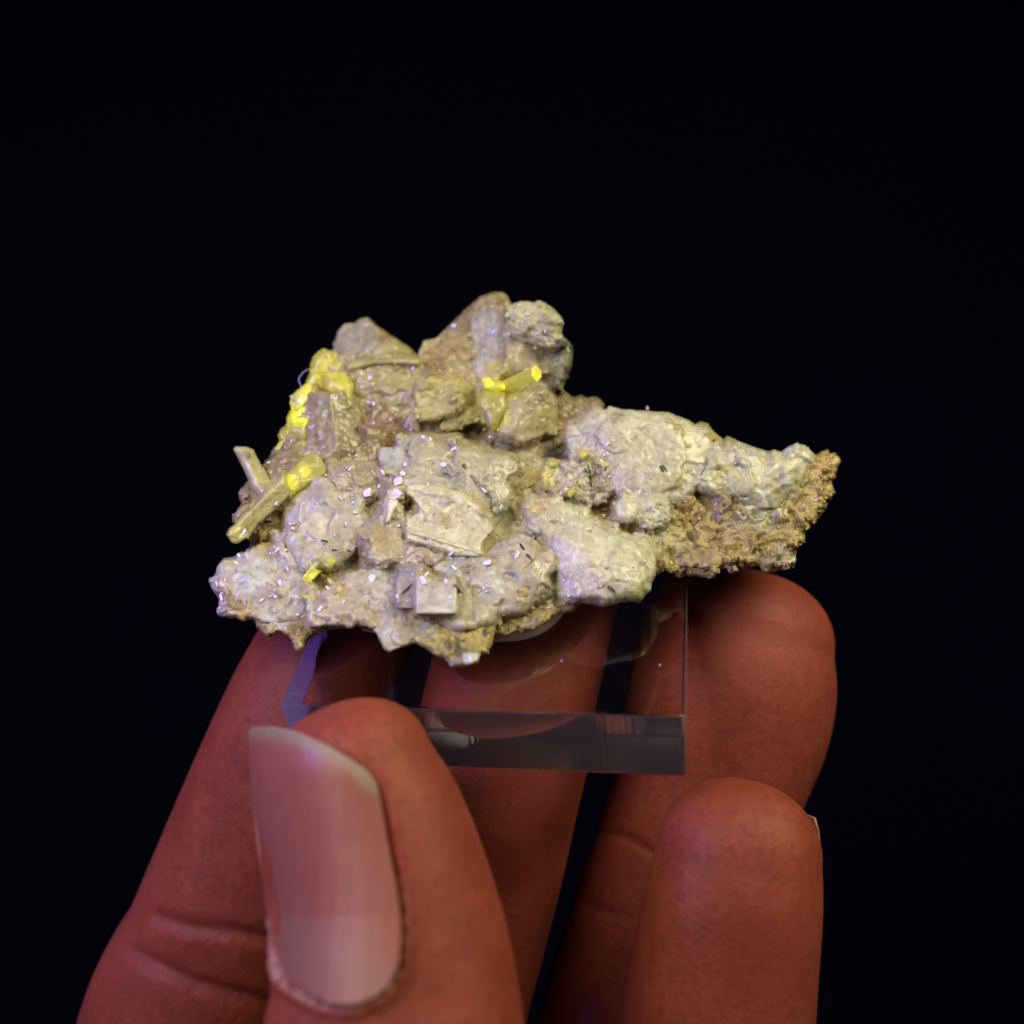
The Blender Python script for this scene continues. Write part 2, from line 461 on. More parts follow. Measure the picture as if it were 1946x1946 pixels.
    if name == 'matrix':
        cm = np.stack([sample(CMAP[k], UV2[:, 0], UV2[:, 1]) for k in range(3)], 1)
        mm = np.clip(.30 + .7 * fbm(verts / 26, seed + 71, 3), 0, .9)[:, None]
        tint = cm * (1 - mm) + tint * mm
    for (sh, pu, pv, r, pc) in patches:
        (qu, qv), = sv(sh, [(pu, pv)])
        rr = np.sqrt((((UV2 + jit * r * .35) - (qu, qv)) ** 2).sum(1)) / r
        wgt = np.clip((1.25 - rr) / .5, 0, 1)[:, None]; wgt = wgt * wgt * (3 - 2 * wgt)
        tint = tint * (1 - wgt) + lin(pc) * wgt
    cr = cells(verts / (fac[1] * .75) + .2 * np.stack([vnoise(verts / 22, 5 + k) for k in range(3)], 1), seed + 7)[3]
    tint = tint * ((.45 + .95 * cr) if mat is M_NEON else (.86 + .24 * cr))[:, None]
    if name != 'matrix' and mat is not M_NEON:
        ii = np.clip(((V[keep] - 520) / RS).round().astype(int), 0, RU.shape[0] - 1); jj = np.clip(((U[keep] - 360) / RS).round().astype(int), 0, RU.shape[1] - 1)
        od = np.argsort(-yf[keep]); ii, jj = ii[od], jj[od]
        better = yf[keep][od] < YMAP[ii, jj]
        ii, jj = ii[better], jj[better]
        YMAP[ii, jj] = yf[keep][od][better]
        for k in range(3): CMAP[k][ii, jj] = tint[:nk][od][better][:, k]
    if mat is not M_NEON:
        k_ = {M_GRAIN: .06, M_GLASSY: .12}.get(mat, .26)
        tint = np.clip(tint * np.array((1.27, 1.335, 1.35)) * (1 - k_) + np.array((.72, .69, .64)) * k_, 0, .86)
    used = np.zeros(len(verts), bool); used[faces.ravel()] = True
    re = np.cumsum(used) - 1
    verts, tint, faces = verts[used], tint[used], re[faces]
    o = finish_mesh(name, verts, faces, mat, rock, True, tint)
    ALL_F.append(faces + sum(len(x) for x in ALL_V)); ALL_V.append(verts); ALL_T.append(tint); ALL_M.append(np.full(len(faces), (M_WHITE, M_GRAIN, M_GLASSY, M_NEON).index(mat)))
    if label: o['label'] = label
    return o

GR = dict(mat=M_GRAIN, fac=(9, 34), fac2=(5, 16), crumb=(6, 12))

# --- matrix holding it all together
chunk('matrix', 'O', [(664, 700), (760, 676), (800, 672), (900, 640), (960, 610), (1045, 640), (1062, 700), (1052, 745), (1120, 770), (1160, 790), (1250, 782),
      (1330, 816), (1440, 856), (1500, 850), (1560, 876), (1540, 960), (1495, 1062), (1380, 1074), (1240, 1072), (1200, 1120), (1090, 1130), (1000, 1180),
      (900, 1228), (850, 1230), (740, 1210), (690, 1180), (570, 1200), (500, 1170), (420, 1140), (415, 1080), (470, 1040), (465, 970), (530, 860), (575, 760), (620, 700)],
      TAN, OCHRE, M_GRAIN, dy=-22, f=34, b=190, w=50, fac=(7, 40), fac2=(5, 18), crumb=(7, 12), mixs=40, relax=5,
      patches=[('B', 720, 1370, 22, DARK), ('E', 710, 960, 26, RUST), ('A', 1700, 1500, 50, RUST), ('C', 720, 540, 34, RUST), ('E', 330, 560, 22, DARK)])

# --- summit
chunk('tan_crystal', 'A', [(1220, 700), (1235, 620), (1270, 520), (1330, 460), (1420, 450), (1470, 415), (1540, 398), (1600, 455), (1720, 540), (1932, 680), (2020, 760),
      (1950, 860), (1700, 860), (1400, 850), (1250, 790)], OLIVE, TAN, M_GLASSY, dy=45, f=60, b=80, w=60,
      planes=[('A', 1540, 400, 8, .55, .65), ('A', 1240, 640, 8, .9, .25)], fac=(4, 70), fac2=(1.5, 22), crumb=(2, 18), patches=[('A', 1700, 620, 12, BROWN), ('A', 1440, 620, 40, GREY)])
chunk('tan_crystal', 'B', [(260, 740), (310, 610), (420, 590), (600, 420), (720, 300), (840, 205), (940, 168), (1040, 172), (1090, 210), (1115, 280), (1090, 420),
      (1000, 560), (900, 750), (760, 880), (500, 900), (300, 850)], TAN, BROWN, M_GLASSY, dy=35, f=75, b=90, w=70,
      planes=[('B', 600, 420, 4, .75, .55), ('B', 1100, 300, 4, -1.3, .3)], fac=(4, 80), fac2=(1.5, 25), crumb=(2, 20), label='brownish pointed crystal behind the summit', patches=[('B', 450, 640, 26, OLIVE)])
chunk('olive_body', 'B', [(-560, 860), (-300, 770), (0, 760), (250, 780), (500, 800), (760, 860), (900, 960), (900, 1100), (820, 1200), (900, 1420), (800, 1470), (500, 1520), (100, 1540),
      (-200, 1560), (-420, 1380), (-450, 1100)], OLIVE, TAN, M_GLASSY, dy=0, f=62, b=80, w=90, fac=(13, 62), fac2=(5, 22), crumb=(5, 14), bias=-.1,
      patches=[('B', 400, 860, 26, RUST), ('B', 720, 1370, 28, DARK), ('A', 1480, 980, 20, RUST), ('A', 1600, 1400, 46, RUST), ('A', 1750, 1480, 34, RUST), ('A', 1560, 900, 60, OLIVE)])
chunk('milky_crystal', 'B', [(980, 300), (900, 335), (850, 420), (830, 560), (795, 680), (758, 870), (775, 970), (850, 1000), (1050, 1000), (1280, 960), (1420, 940), (1560, 960), (1640, 960),
      (1670, 820), (1690, 700), (1600, 600), (1400, 560), (1180, 520), (1080, 440), (1070, 360)], PINK, TAN, M_GLASSY, dy=-15, f=95, b=90, w=75,
      planes=[('B', 780, 760, 12, 1.0, .12), ('B', 1640, 800, 20, -.55, -.1), ('B', 1040, 800, 88, .05, -.35)], fac=(5, 80), fac2=(2, 24), crumb=(2, 16),
      patches=[('B', 900, 560, 36, WHITE), ('B', 850, 780, 30, WHITE), ('B', 1000, 950, 30, YELLOW), ('B', 1600, 820, 24, OLIVE), ('B', 1250, 720, 30, PINK), ('B', 1620, 920, 14, DARK)])
chunk('granular_crust', 'B', [(1080, 430), (1090, 320), (1130, 270), (1200, 255), (1330, 257), (1360, 243), (1420, 270), (1510, 320), (1570, 390), (1597, 450), (1585, 560), (1640, 620), (1580, 665),
      (1480, 640), (1400, 600), (1340, 560), (1260, 545), (1180, 520)], (186, 180, 150), (162, 155, 125), M_GRAIN, dy=-70, f=62, b=90, w=42, fac=(6, 34), fac2=(5, 12), crumb=(4, 8),
      label='rough white cap on the summit crystal', patches=[('B', 1450, 500, 22, GREY), ('B', 1580, 650, 12, DARK)])
chunk('dark_glassy_grain', 'B', [(1540, 690), (1600, 640), (1640, 610), (1685, 660), (1692, 730), (1665, 860), (1645, 960), (1605, 1010), (1590, 1080), (1500, 1050), (1470, 900)],
      GREEN, (88, 86, 56), M_GLASSY, dy=-20, f=42, b=70, w=26, fac=(7, 26), fac2=(3, 12), crumb=(2, 9), patches=[('B', 1660, 690, 7, DARK), ('B', 1630, 900, 9, DARK)])
chunk('milky_crystal', 'B', [(860, 1060), (800, 1150), (800, 1210), (860, 1290), (900, 1400), (930, 1460), (1000, 1560), (1180, 1600), (1400, 1510), (1520, 1400), (1532, 1330), (1500, 1200),
      (1512, 1110), (1440, 1040), (1300, 1030), (1100, 1040)], PINK, (168, 152, 128), M_GLASSY, dy=-45, f=92, b=90, w=60,
      planes=[('B', 820, 1180, 18, 1.1, .05), ('B', 1520, 1300, 12, -.9, -.35), ('B', 1150, 1250, 84, .1, -.22)], fac=(5, 70), fac2=(2, 22), crumb=(2.5, 14),
      patches=[('B', 900, 1180, 30, YELLOW), ('B', 960, 1310, 34, YELLOW), ('B', 1450, 1380, 30, OLIVE), ('B', 1500, 1260, 12, OLIVE), ('B', 1150, 1060, 24, YELLOW)], label='pale block with yellow glow painted on its left face')  # yellow patches paint the glow spilled by the crystals above
chunk('granular_crust', 'B', [(250, 1170), (330, 1020), (420, 980), (560, 1000), (640, 1090), (685, 1200), (580, 1250), (480, 1265), (400, 1320), (330, 1335), (270, 1270)],
      OLIVE, (166, 155, 100), M_GRAIN, dy=-55, f=46, b=60, w=30, fac=(7, 36), fac2=(4, 14), crumb=(3, 9), label='knobbly olive grain below the summit')
chunk('milky_crystal', 'B', [(480, 1290), (560, 1230), (700, 1215), (820, 1230), (830, 1300), (640, 1330), (560, 1420), (620, 1420), (500, 1400)], YELLOW, OLIVE, M_GRAIN, dy=-50, f=26, b=30, w=16, fac=(4, 22), fac2=(3, 10), crumb=(2, 8))
chunk('olive_body', 'B', [(1540, 1100), (1600, 1060), (1680, 1140), (1770, 1110), (1800, 1140), (1880, 1125), (1932, 1140), (1970, 1200), (1980, 1270), (2050, 1300), (1900, 1500), (1700, 1600), (1560, 1640), (1440, 1640), (1460, 1460)],
      OLIVE, BROWN, M_GLASSY, dy=10, f=56, b=90, w=60, fac=(10, 44), fac2=(5, 18), crumb=(4, 12), patches=[('B', 1570, 1280, 32, RUST), ('B', 1500, 1660, 20, DARK)])

# --- left shoulder
chunk('brown_crystal', 'A', [(1110, 1110), (1200, 1090), (1290, 1120), (1350, 1200), (1400, 1330), (1480, 1420), (1420, 1600), (1280, 1700), (1000, 1680), (930, 1570), (980, 1420), (1020, 1300), (1060, 1180)],
      BROWN, (136, 118, 88), M_GLASSY, dy=-55, f=78, b=80, w=70, planes=[('A', 1000, 1400, 10, .9, .1), ('A', 1380, 1280, 20, -.8, .35)], fac=(6, 60), fac2=(3, 20), crumb=(3, 13),
      patches=[('A', 1150, 1600, 30, TAN), ('A', 1220, 1260, 30, (138, 126, 92))])
chunk('brown_crystal', 'A', [(640, 1690), (680, 1620), (770, 1590), (900, 1520), (1000, 1560), (1300, 1500), (1500, 1440), (1700, 1500), (1800, 1640), (1700, 1850), (1500, 1960), (1200, 2000), (900, 1980), (760, 2200), (640, 2060), (600, 1850), (590, 1720)],
      (140, 120, 90), TAN, M_GLASSY, dy=-35, f=72, b=80, w=90, fac=(14, 66), fac2=(6, 24), crumb=(5, 15), patches=[('A', 680, 1650, 10, BLUEW), ('A', 1600, 1480, 40, RUST), ('A', 1230, 1580, 10, BROWN), ('A', 820, 1760, 40, BROWN)])
chunk('tan_spike', 'A', [(304, 1610), (330, 1582), (430, 1585), (495, 1612), (560, 1740), (660, 1940), (640, 2040), (560, 2080), (470, 1960), (420, 1850)],
      (178, 170, 124), (160, 150, 104), M_GLASSY, grow=2, dy=-95, f=34, b=40, w=26, planes=[('A', 304, 1610, 10, 1.2, -.1), ('A', 500, 1620, 8, -.9, .4)], fac=(2, 60), fac2=(1, 20), crumb=(1.2, 16),
      patches=[('A', 435, 1680, 7, (92, 92, 66)), ('A', 410, 1650, 8, GREEN)], label='flat pale spike sticking out to the left')
chunk('granular_crust', 'C', [(350, 270), (380, 220), (450, 150), (600, 130), (760, 120), (800, 300), (830, 480), (840, 620), (700, 680), (620, 720), (440, 710), (400, 600), (300, 540), (300, 470), (340, 430), (380, 380)],
      BROWN, OCHRE, M_GRAIN, dy=-40, f=60, b=70, w=46, fac=(11, 40), fac2=(6, 17), crumb=(5, 12), patches=[('C', 720, 520, 30, RUST), ('C', 780, 450, 18, DARK), ('C', 360, 300, 14, PINK), ('C', 330, 470, 14, PINK), ('C', 560, 560, 18, BROWN)])
chunk('tan_prism', 'C', [(238, 655), (262, 600), (330, 548), (470, 400), (640, 230), (770, 100), (820, 280), (660, 440), (520, 560), (430, 690), (340, 742), (290, 735)],
      (172, 162, 108), (158, 146, 96), M_GLASSY, grow=3, dy=-125, f=44, b=60, w=24, planes=[('C', 430, 480, 34, -.45, -.5), ('C', 560, 500, 14, -.5, -.5)], fac=(3, 60), fac2=(1.5, 20), crumb=(1.5, 14),
      patches=[('C', 400, 400, 7, YELLOW), ('C', 330, 620, 28, (168, 158, 88))], label='long slanting prism on the left edge')

chunk('tan_prism', 'A', [(1330, 830), (1380, 790), (1600, 778), (1932, 768), (2030, 785), (2010, 850), (1800, 838), (1600, 850), (1420, 900), (1350, 905)], (158, 150, 92), (148, 138, 86), M_GLASSY, grow=2, dy=-22, f=42, b=50, w=20, fac=(2.5, 60), fac2=(1, 20), crumb=(1.2, 14), label='long pale prism lying level across the upper left')
# --- fluorescing crystals
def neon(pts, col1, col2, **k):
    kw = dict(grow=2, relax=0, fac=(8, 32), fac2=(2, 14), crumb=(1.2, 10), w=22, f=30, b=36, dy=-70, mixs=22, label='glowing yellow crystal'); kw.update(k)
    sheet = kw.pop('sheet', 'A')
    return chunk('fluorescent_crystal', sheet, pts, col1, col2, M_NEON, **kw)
NE = (205, 200, 30); NH = (255, 250, 0); ND = (150, 142, 30)
neon([(995, 930), (1010, 820), (1050, 740), (1130, 690), (1210, 705), (1250, 800), (1200, 900), (1150, 960), (1130, 1080), (1050, 1070), (960, 1015)], ND, (196, 190, 28), dy=-10)
neon([(1180, 830), (1230, 720), (1300, 770), (1345, 880), (1330, 940), (1180, 920)], (150, 142, 40), (170, 160, 50), dy=-15, f=22)
neon([(1152, 925), (1240, 905), (1335, 920), (1405, 1010), (1388, 1160), (1358, 1215), (1310, 1130), (1220, 1095), (1150, 1060)], (172, 162, 34), (186, 178, 40), dy=-50, f=30, fac=(3, 40))
neon([(820, 1130), (900, 1062), (960, 1018), (1080, 1060), (1110, 1130), (1050, 1200), (1030, 1300), (960, 1360), (890, 1370), (830, 1250)], NE, (225, 220, 60), patches=[('A', 925, 1240, 22, NH), ('A', 860, 1130, 12, (190, 180, 110))], dy=-30)
neon([(785, 1320), (830, 1250), (890, 1340), (1000, 1330), (985, 1480), (950, 1562), (890, 1500), (800, 1470)], NE, ND, dy=-45, patches=[('A', 925, 1310, 18, NH)])
neon([(708, 1480), (740, 1410), (790, 1388), (850, 1430), (865, 1500), (800, 1550), (730, 1530)], ND, (160, 155, 60), w=14, f=22, b=24, dy=-40)
neon([(672, 1610), (720, 1540), (850, 1500), (830, 1570), (735, 1645)], (180, 172, 40), NE, w=12, f=16, dy=-45)
neon([(755, 150), (860, 50), (960, -60), (1030, -90), (1110, -40), (1165, 60), (1100, 140), (1030, 170), (930, 230), (830, 305), (790, 250)], (142, 132, 50), (160, 150, 46), sheet='C', dy=-105, f=44, w=30,
     planes=[('C', 850, 120, 36, -.5, .45), ('C', 1000, 60, 36, .3, .1)], fac=(2, 60), patches=[('C', 825, 170, 17, (228, 220, 40)), ('C', 960, 80, 10, (210, 204, 50)), ('C', 1110, 80, 20, (108, 100, 44))])
neon([(862, 972), (930, 963), (1000, 985), (1065, 1015), (1055, 1060), (980, 1068), (870, 1045)], NE, NH, sheet='B', dy=-118, w=9, f=18, b=40, fac=(1.5, 30))
neon([(952, 1050), (985, 1000), (1030, 962), (1112, 1000), (1060, 1050), (990, 1112)], NE, (240, 232, 60), sheet='C', dy=-142, w=9, f=16, b=30, fac=(1.5, 30))
neon([(1120, 870), (1190, 825), (1245, 895), (1200, 965), (1130, 935)], (128, 120, 46), (150, 142, 50), sheet='C', dy=-138, w=10, f=12, b=30)
neon([(900, 1200), (950, 1212), (995, 1222), (1050, 1210), (1000, 1252)], (150, 140, 50), (176, 166, 60), sheet='C', dy=-140, w=5, f=8, b=20)
neon([(1285, 600), (1320, 585), (1342, 655), (1300, 650)], (200, 184, 90), (230, 215, 120), sheet='D', dy=-150, w=6, f=9, b=20)
neon([(265, 590), (320, 572), (370, 600), (330, 650), (280, 640)], (118, 110, 36), (132, 124, 40), sheet='E', dy=-128, w=8, f=10, b=20)
neon([(530, 540), (565, 515), (600, 545), (560, 585)], (150, 142, 50), (165, 156, 60), sheet='E', dy=-140, w=6, f=8, b=20)
neon([(440, 860), (470, 830), (490, 850), (455, 890)], (160, 152, 70), (175, 165, 80), sheet='E', dy=-140, w=6, f=8, b=20)

def prism(name, a, b, r0, r1, mat, c_body, c_end, roll=0., label=None):
    """hexagonal crystal from a to b (cells) with a bevelled flat end at b"""
    a, b = np.asarray(a, float), np.asarray(b, float); t = (b - a) / np.linalg.norm(b - a)
    s = np.cross(t, (0, 0, 1.)); s /= np.linalg.norm(s); q = np.cross(t, s)
    V, Fc, T = [], [], []
    L = np.linalg.norm(b - a)
    for d, r, c in ((0, r0, c_body), (L * .5, (r0 + r1) / 2, c_body), (L - 7, r1, c_body), (L - 6, r1, c_end), (L, r1 * .78, c_end)):
        for k in range(6):
            an = roll + k * math.pi / 3; w = 1 + .12 * math.sin(k * 2.3)
            V.append(a + t * d + (s * math.cos(an) + q * math.sin(an)) * r * w); T.append(lin(c))
    for i in range(4):
        for k in range(6): Fc.append((i * 6 + k, i * 6 + (k + 1) % 6, i * 6 + 6 + (k + 1) % 6, i * 6 + 6 + k))
    Fc.append(tuple(range(24, 30))); Fc.append(tuple(range(5, -1, -1)))
    o = finish_mesh(name, V, Fc, mat, rock, False, np.array(T))
    if label: o['label'] = label
    return o
(p0,), (p1,) = sv('B', [(1040, 1032)]), sv('B', [(1366, 910)])
prism('fluorescent_crystal', at(*p0, 290), at(*p1, 235), 11, 18, M_NEON, (158, 150, 34), (236, 230, 40), .4, 'glowing six sided prism lying across the summit')

neon([(860, 1075), (810, 1150), (808, 1210), (860, 1280), (900, 1390), (955, 1450), (1010, 1345), (1085, 1225), (1065, 1095)], (112, 106, 44), (128, 120, 52), sheet='B', dy=-112, f=26, w=18, fac=(2, 60), label='block face with added yellow glow under the lying prism')  # dim emission stands in for yellow light spilling from the nearby crystals
# --- central blocks
chunk('lilac_crystal', 'C', [(768, 400), (860, 300), (950, 200), (1035, 145), (1150, 195), (1300, 320), (1500, 360), (1600, 520), (1560, 700), (1400, 860), (1250, 1000), (1000, 1000), (880, 900), (840, 640), (830, 480)],
      LILAC, PINK, M_WHITE, dy=-85, f=78, b=90, w=70, planes=[('C', 900, 260, 22, .6, .3), ('C', 1300, 600, 74, .15, -.2)], fac=(9, 60), fac2=(4, 22), crumb=(3, 13),
      patches=[('C', 1010, 700, 40, (170, 160, 134)), ('C', 1050, 580, 26, CREAM), ('C', 1450, 400, 14, BLUEW), ('C', 1150, 920, 26, (158, 150, 100))])
chunk('brown_crystal', 'C', [(1180, 60), (1330, 20), (1500, 0), (1700, 20), (1760, 160), (1700, 320), (1540, 380), (1400, 370), (1250, 260)], (132, 116, 100), TAN, M_GLASSY, dy=-80, f=58, b=70, w=50, fac=(8, 50), fac2=(4, 18), crumb=(3, 12),
      patches=[('C', 1680, 150, 14, (96, 78, 70))])
chunk('milky_crystal', 'D', [(90, 330), (150, 200), (220, 110), (300, 38), (500, 50), (640, 40), (780, 60), (880, 110), (930, 170), (1100, 180), (1230, 260), (1180, 420), (1170, 540), (1020, 790), (900, 860), (600, 700), (330, 560), (160, 500)],
      GREY, (152, 142, 112), M_WHITE, dy=-100, f=70, b=90, w=70, planes=[('D', 250, 100, 20, .55, .7), ('D', 1150, 300, 30, -.5, .2)], fac=(12, 58), fac2=(5, 22), crumb=(4, 12),
      patches=[('D', 180, 180, 24, BLUEW), ('D', 620, 340, 12, (96, 90, 70)), ('D', 1000, 600, 18, (108, 98, 70)), ('D', 1200, 470, 16, BROWN), ('D', 560, 190, 26, (160, 148, 122)), ('D', 700, 380, 20, (110, 104, 88))])
chunk('cream_block', 'D', [(340, 430), (430, 450), (560, 520), (740, 560), (850, 640), (1020, 790), (930, 880), (905, 985), (830, 955), (660, 905), (500, 850), (310, 805), (330, 670), (400, 640)],
      (197, 187, 156), (182, 171, 138), M_WHITE, dy=-148, f=42, b=80, w=16, p=2.5, fac=(6, 40), fac2=(5, 18), crumb=(4, 11),
      patches=[('D', 600, 700, 14, OCHRE), ('D', 600, 550, 12, GREY), ('D', 950, 650, 20, OLIVE), ('D', 500, 700, 20, (168, 160, 132))], label='cream block with a straight lower edge')
chunk('pink_crystal', 'D', [(-40, 760), (60, 620), (140, 480), (240, 420), (330, 520), (310, 800), (500, 850), (830, 955), (1000, 960), (1180, 1050), (1100, 1150), (800, 1150), (520, 1110), (240, 1120), (-40, 1060), (-100, 900)],
      PINK, (140, 122, 104), M_GLASSY, dy=-105, f=74, b=80, w=60, planes=[('D', 400, 1000, 58, 0, -.35)], fac=(10, 70), fac2=(4, 24), crumb=(3.5, 14),
      patches=[('D', 190, 580, 16, (206, 190, 170)), ('D', 170, 660, 9, (206, 190, 170)), ('D', 1000, 920, 14, LILAC), ('D', 100, 860, 30, TAN)])
chunk('pink_crystal', 'D', [(520, 1090), (700, 1060), (900, 985), (1030, 880), (1180, 830), (1300, 900), (1470, 1000), (1480, 1130), (1380, 1250), (1200, 1385), (1000, 1410), (950, 1475), (840, 1515), (740, 1565), (640, 1475), (650, 1330), (690, 1290), (600, 1200)],
      (152, 136, 124), PINK, M_WHITE, dy=-128, f=66, b=80, w=50, planes=[('D', 1250, 1100, 58, -.25, -.2)], fac=(10, 52), fac2=(4, 20), crumb=(3.5, 12),
      patches=[('D', 1000, 1230, 30, LILAC), ('D', 680, 1110, 22, BLUEW), ('D', 560, 1100, 10, CREAM), ('D', 1160, 1140, 18, (132, 116, 108)), ('D', 1250, 860, 22, LILAC)])
chunk('violet_crystal', 'D', [(230, 1110), (400, 1090), (480, 1140), (440, 1240), (400, 1400), (280, 1390), (240, 1290)], (128, 117, 126), (140, 128, 132), M_GLASSY, dy=-165, f=26, b=60, w=20, fac=(5, 40), fac2=(2, 16), crumb=(1.5, 10))
chunk('white_cube', 'D', [(478, 1160), (560, 1185), (680, 1250), (692, 1300), (655, 1335), (650, 1442), (520, 1432), (385, 1402), (392, 1365), (430, 1230)], (180, 170, 168), (172, 162, 156), M_WHITE, dy=-195, f=26, b=70, w=9, p=3,
      fac=(2.5, 46), fac2=(1.5, 16), crumb=(1.5, 9), label='small square white block low on the front')
chunk('lilac_crystal', 'C', [(75, 1060), (130, 1030), (150, 940), (210, 880), (330, 870), (430, 780), (520, 740), (640, 745), (700, 660), (840, 640), (920, 800), (980, 1000), (1100, 1150), (1060, 1320), (900, 1380), (700, 1420), (520, 1445), (480, 1440), (400, 1452), (330, 1430), (290, 1435),
      (160, 1412), (138, 1380), (172, 1250), (120, 1180)], LILAC, (158, 148, 140), M_WHITE, dy=-60, f=74, b=80, w=60, fac=(12, 52), fac2=(6, 20), crumb=(4, 12),
      patches=[('C', 360, 1230, 34, OCHRE), ('C', 430, 1370, 24, OCHRE), ('C', 350, 1270, 10, RUST), ('C', 460, 1050, 34, BLUEW), ('C', 580, 730, 24, TAN), ('C', 780, 720, 20, (158, 140, 148)), ('C', 230, 900, 20, (162, 154, 126)), ('C', 620, 1230, 24, (130, 112, 96))])
chunk('granular_crust', 'C', [(480, 1440), (520, 1500), (560, 1545), (600, 1590), (650, 1602), (720, 1552), (800, 1600), (850, 1650), (880, 1720), (935, 1728), (975, 1640), (1060, 1600), (1190, 1520), (1300, 1440), (1150, 1300), (900, 1330), (700, 1380)],
      OCHRE, BROWN, dy=-55, f=48, b=50, w=36, label='brown crumbly rim under the left end', patches=[('C', 640, 1480, 24, TAN), ('C', 880, 1680, 14, TAN), ('C', 700, 1400, 26, LILAC)], **GR)
chunk('pink_crystal', 'C', [(1000, 1250), (1130, 1150), (1250, 1050), (1500, 960), (1700, 980), (1932, 1090), (1960, 1300), (1700, 1340), (1580, 1330), (1570, 1535), (1490, 1470), (1400, 1522), (1190, 1527), (1060, 1440)],
      (156, 140, 122), PINK, M_WHITE, dy=-100, f=64, b=70, w=50, fac=(11, 50), fac2=(5, 20), crumb=(4, 12), patches=[('C', 1300, 1180, 15, OCHRE), ('C', 1700, 1050, 30, LILAC), ('C', 920, 1300, 20, LILAC)])
chunk('granular_crust', 'C', [(1440, 1500), (1500, 1450), (1600, 1480), (1620, 1560), (1500, 1545)], TAN, PINK, M_GRAIN, dy=-40, f=20, b=20, w=14, fac=(4, 26), fac2=(3, 12), crumb=(2, 9))
chunk('milky_crystal', 'D', [(-10, 1300), (10, 1440), (25, 1530), (60, 1615), (120, 1742), (165, 1772), (230, 1748), (370, 1702), (440, 1600), (400, 1420), (250, 1340), (110, 1290)], WHITE, (170, 158, 138), M_WHITE, dy=-100, f=58, b=60, w=40,
      planes=[('D', 60, 1560, 20, .8, -.1), ('D', 230, 1740, 16, 0, -.9)], fac=(5, 60), fac2=(3, 20), crumb=(2.5, 12), patches=[('D', 300, 1580, 26, (156, 140, 100)), ('D', 180, 1730, 10, GREY), ('D', 240, 1410, 7, GREY)], label='smooth white block hanging below the left front')
chunk('granular_crust', 'D', [(370, 1430), (500, 1430), (640, 1470), (720, 1550), (840, 1500), (870, 1470), (945, 1485), (960, 1600), (1003, 1650), (990, 1700), (965, 1780), (900, 1790), (872, 1842), (740, 1892), (650, 1862), (640, 1812), (560, 1802), (480, 1752), (365, 1692)],
      (150, 130, 68), OLIVE, dy=-110, f=52, b=50, w=34, label='ochre lump hanging lowest under the rock',
      patches=[('D', 550, 1450, 14, BROWN), ('D', 740, 1580, 9, (70, 60, 26)), ('D', 700, 1670, 8, (80, 68, 30)), ('D', 945, 1600, 8, DARK), ('D', 720, 1740, 10, DARK), ('D', 790, 1790, 14, (90, 84, 60)), ('D', 700, 1840, 14, GREY), ('D', 480, 1600, 18, GREY), ('D', 640, 1720, 8, (84, 72, 34))], **GR)
chunk('granular_crust', 'D', [(950, 1490), (1080, 1360), (1300, 1240), (1450, 1170), (1580, 1230), (1690, 1370), (1640, 1440), (1500, 1470), (1380, 1560), (1250, 1600), (1080, 1640), (990, 1620), (960, 1560)],
      (146, 124, 84), BROWN, M_GRAIN, dy=-80, f=40, b=40, w=34, fac=(9, 36), fac2=(6, 16), crumb=(5, 11), patches=[('D', 1130, 1500, 12, OCHRE), ('D', 1280, 1500, 22, (138, 118, 92)), ('D', 1450, 1370, 8, WHITE), ('D', 1480, 1230, 22, OCHRE)])
chunk('clear_crystal', 'D', [(760, 1800), (800, 1775), (890, 1790), (870, 1840), (790, 1860)], (170, 168, 160), (150, 148, 140), M_GLASSY, dy=-165, f=14, b=20, w=9, fac=(2, 20), fac2=(1, 10), crumb=(1, 8), label='clear glassy chip at the lowest tip')

chunk('cream_ridge', 'D', [(310, 790), (345, 765), (600, 850), (860, 930), (920, 955), (912, 998), (830, 968), (660, 918), (500, 870), (310, 818)], (200, 188, 148), (184, 172, 132), M_WHITE, grow=1, dy=-176, f=14, b=60, w=12, fac=(5, 26), fac2=(2, 12), crumb=(2, 9))
chunk('white_streak', 'D', [(150, 470), (210, 440), (245, 465), (238, 600), (205, 640), (168, 722), (135, 735), (148, 640)], (216, 204, 186), (196, 180, 160), M_WHITE, grow=1, dy=-172, f=14, b=50, w=10, fac=(3, 24), fac2=(2, 12), crumb=(1.5, 9))
def ball(sh, x, y, r, c1, c2, dy, f, **k):
    chunk('white_nodule', sh, [(x + r * math.cos(a) * (1 + .06 * math.sin(3 * a + x)), y + r * math.sin(a) * (1 + .05 * math.sin(2 * a + y))) for a in np.linspace(0, 2 * math.pi, 28)[:-1]], c1, c2, M_WHITE, grow=2, dy=dy, f=f, b=f, w=400, p=2, fac=(5, 44), fac2=(3, 17), crumb=(3.5, 11), **k)
ball('E', 560, 1490, 240, (186, 178, 174), WHITE, -110, 84, patches=[('E', 450, 1560, 34, (172, 160, 164)), ('E', 560, 1660, 30, (164, 152, 150))])
ball('E', 900, 1440, 240, (184, 178, 152), WHITE, -104, 80, patches=[('E', 1000, 1600, 22, (158, 150, 90))])
ball('E', 520, 1170, 170, (184, 180, 150), WHITE, -108, 62)
ball('E', 760, 1250, 150, (182, 176, 150), WHITE, -114, 50)
ball('E', 925, 1010, 112, (186, 180, 160), WHITE, -130, 46)
ball('E', 545, 1065, 90, (182, 178, 146), WHITE, -128, 34)
ball('E', 175, 1130, 85, (170, 158, 140), WHITE, -128, 30)
ball('F', 880, 560, 150, (172, 168, 146), WHITE, -92, 52)
ball('F', 500, 720, 150, (174, 168, 140), WHITE, -94, 50)
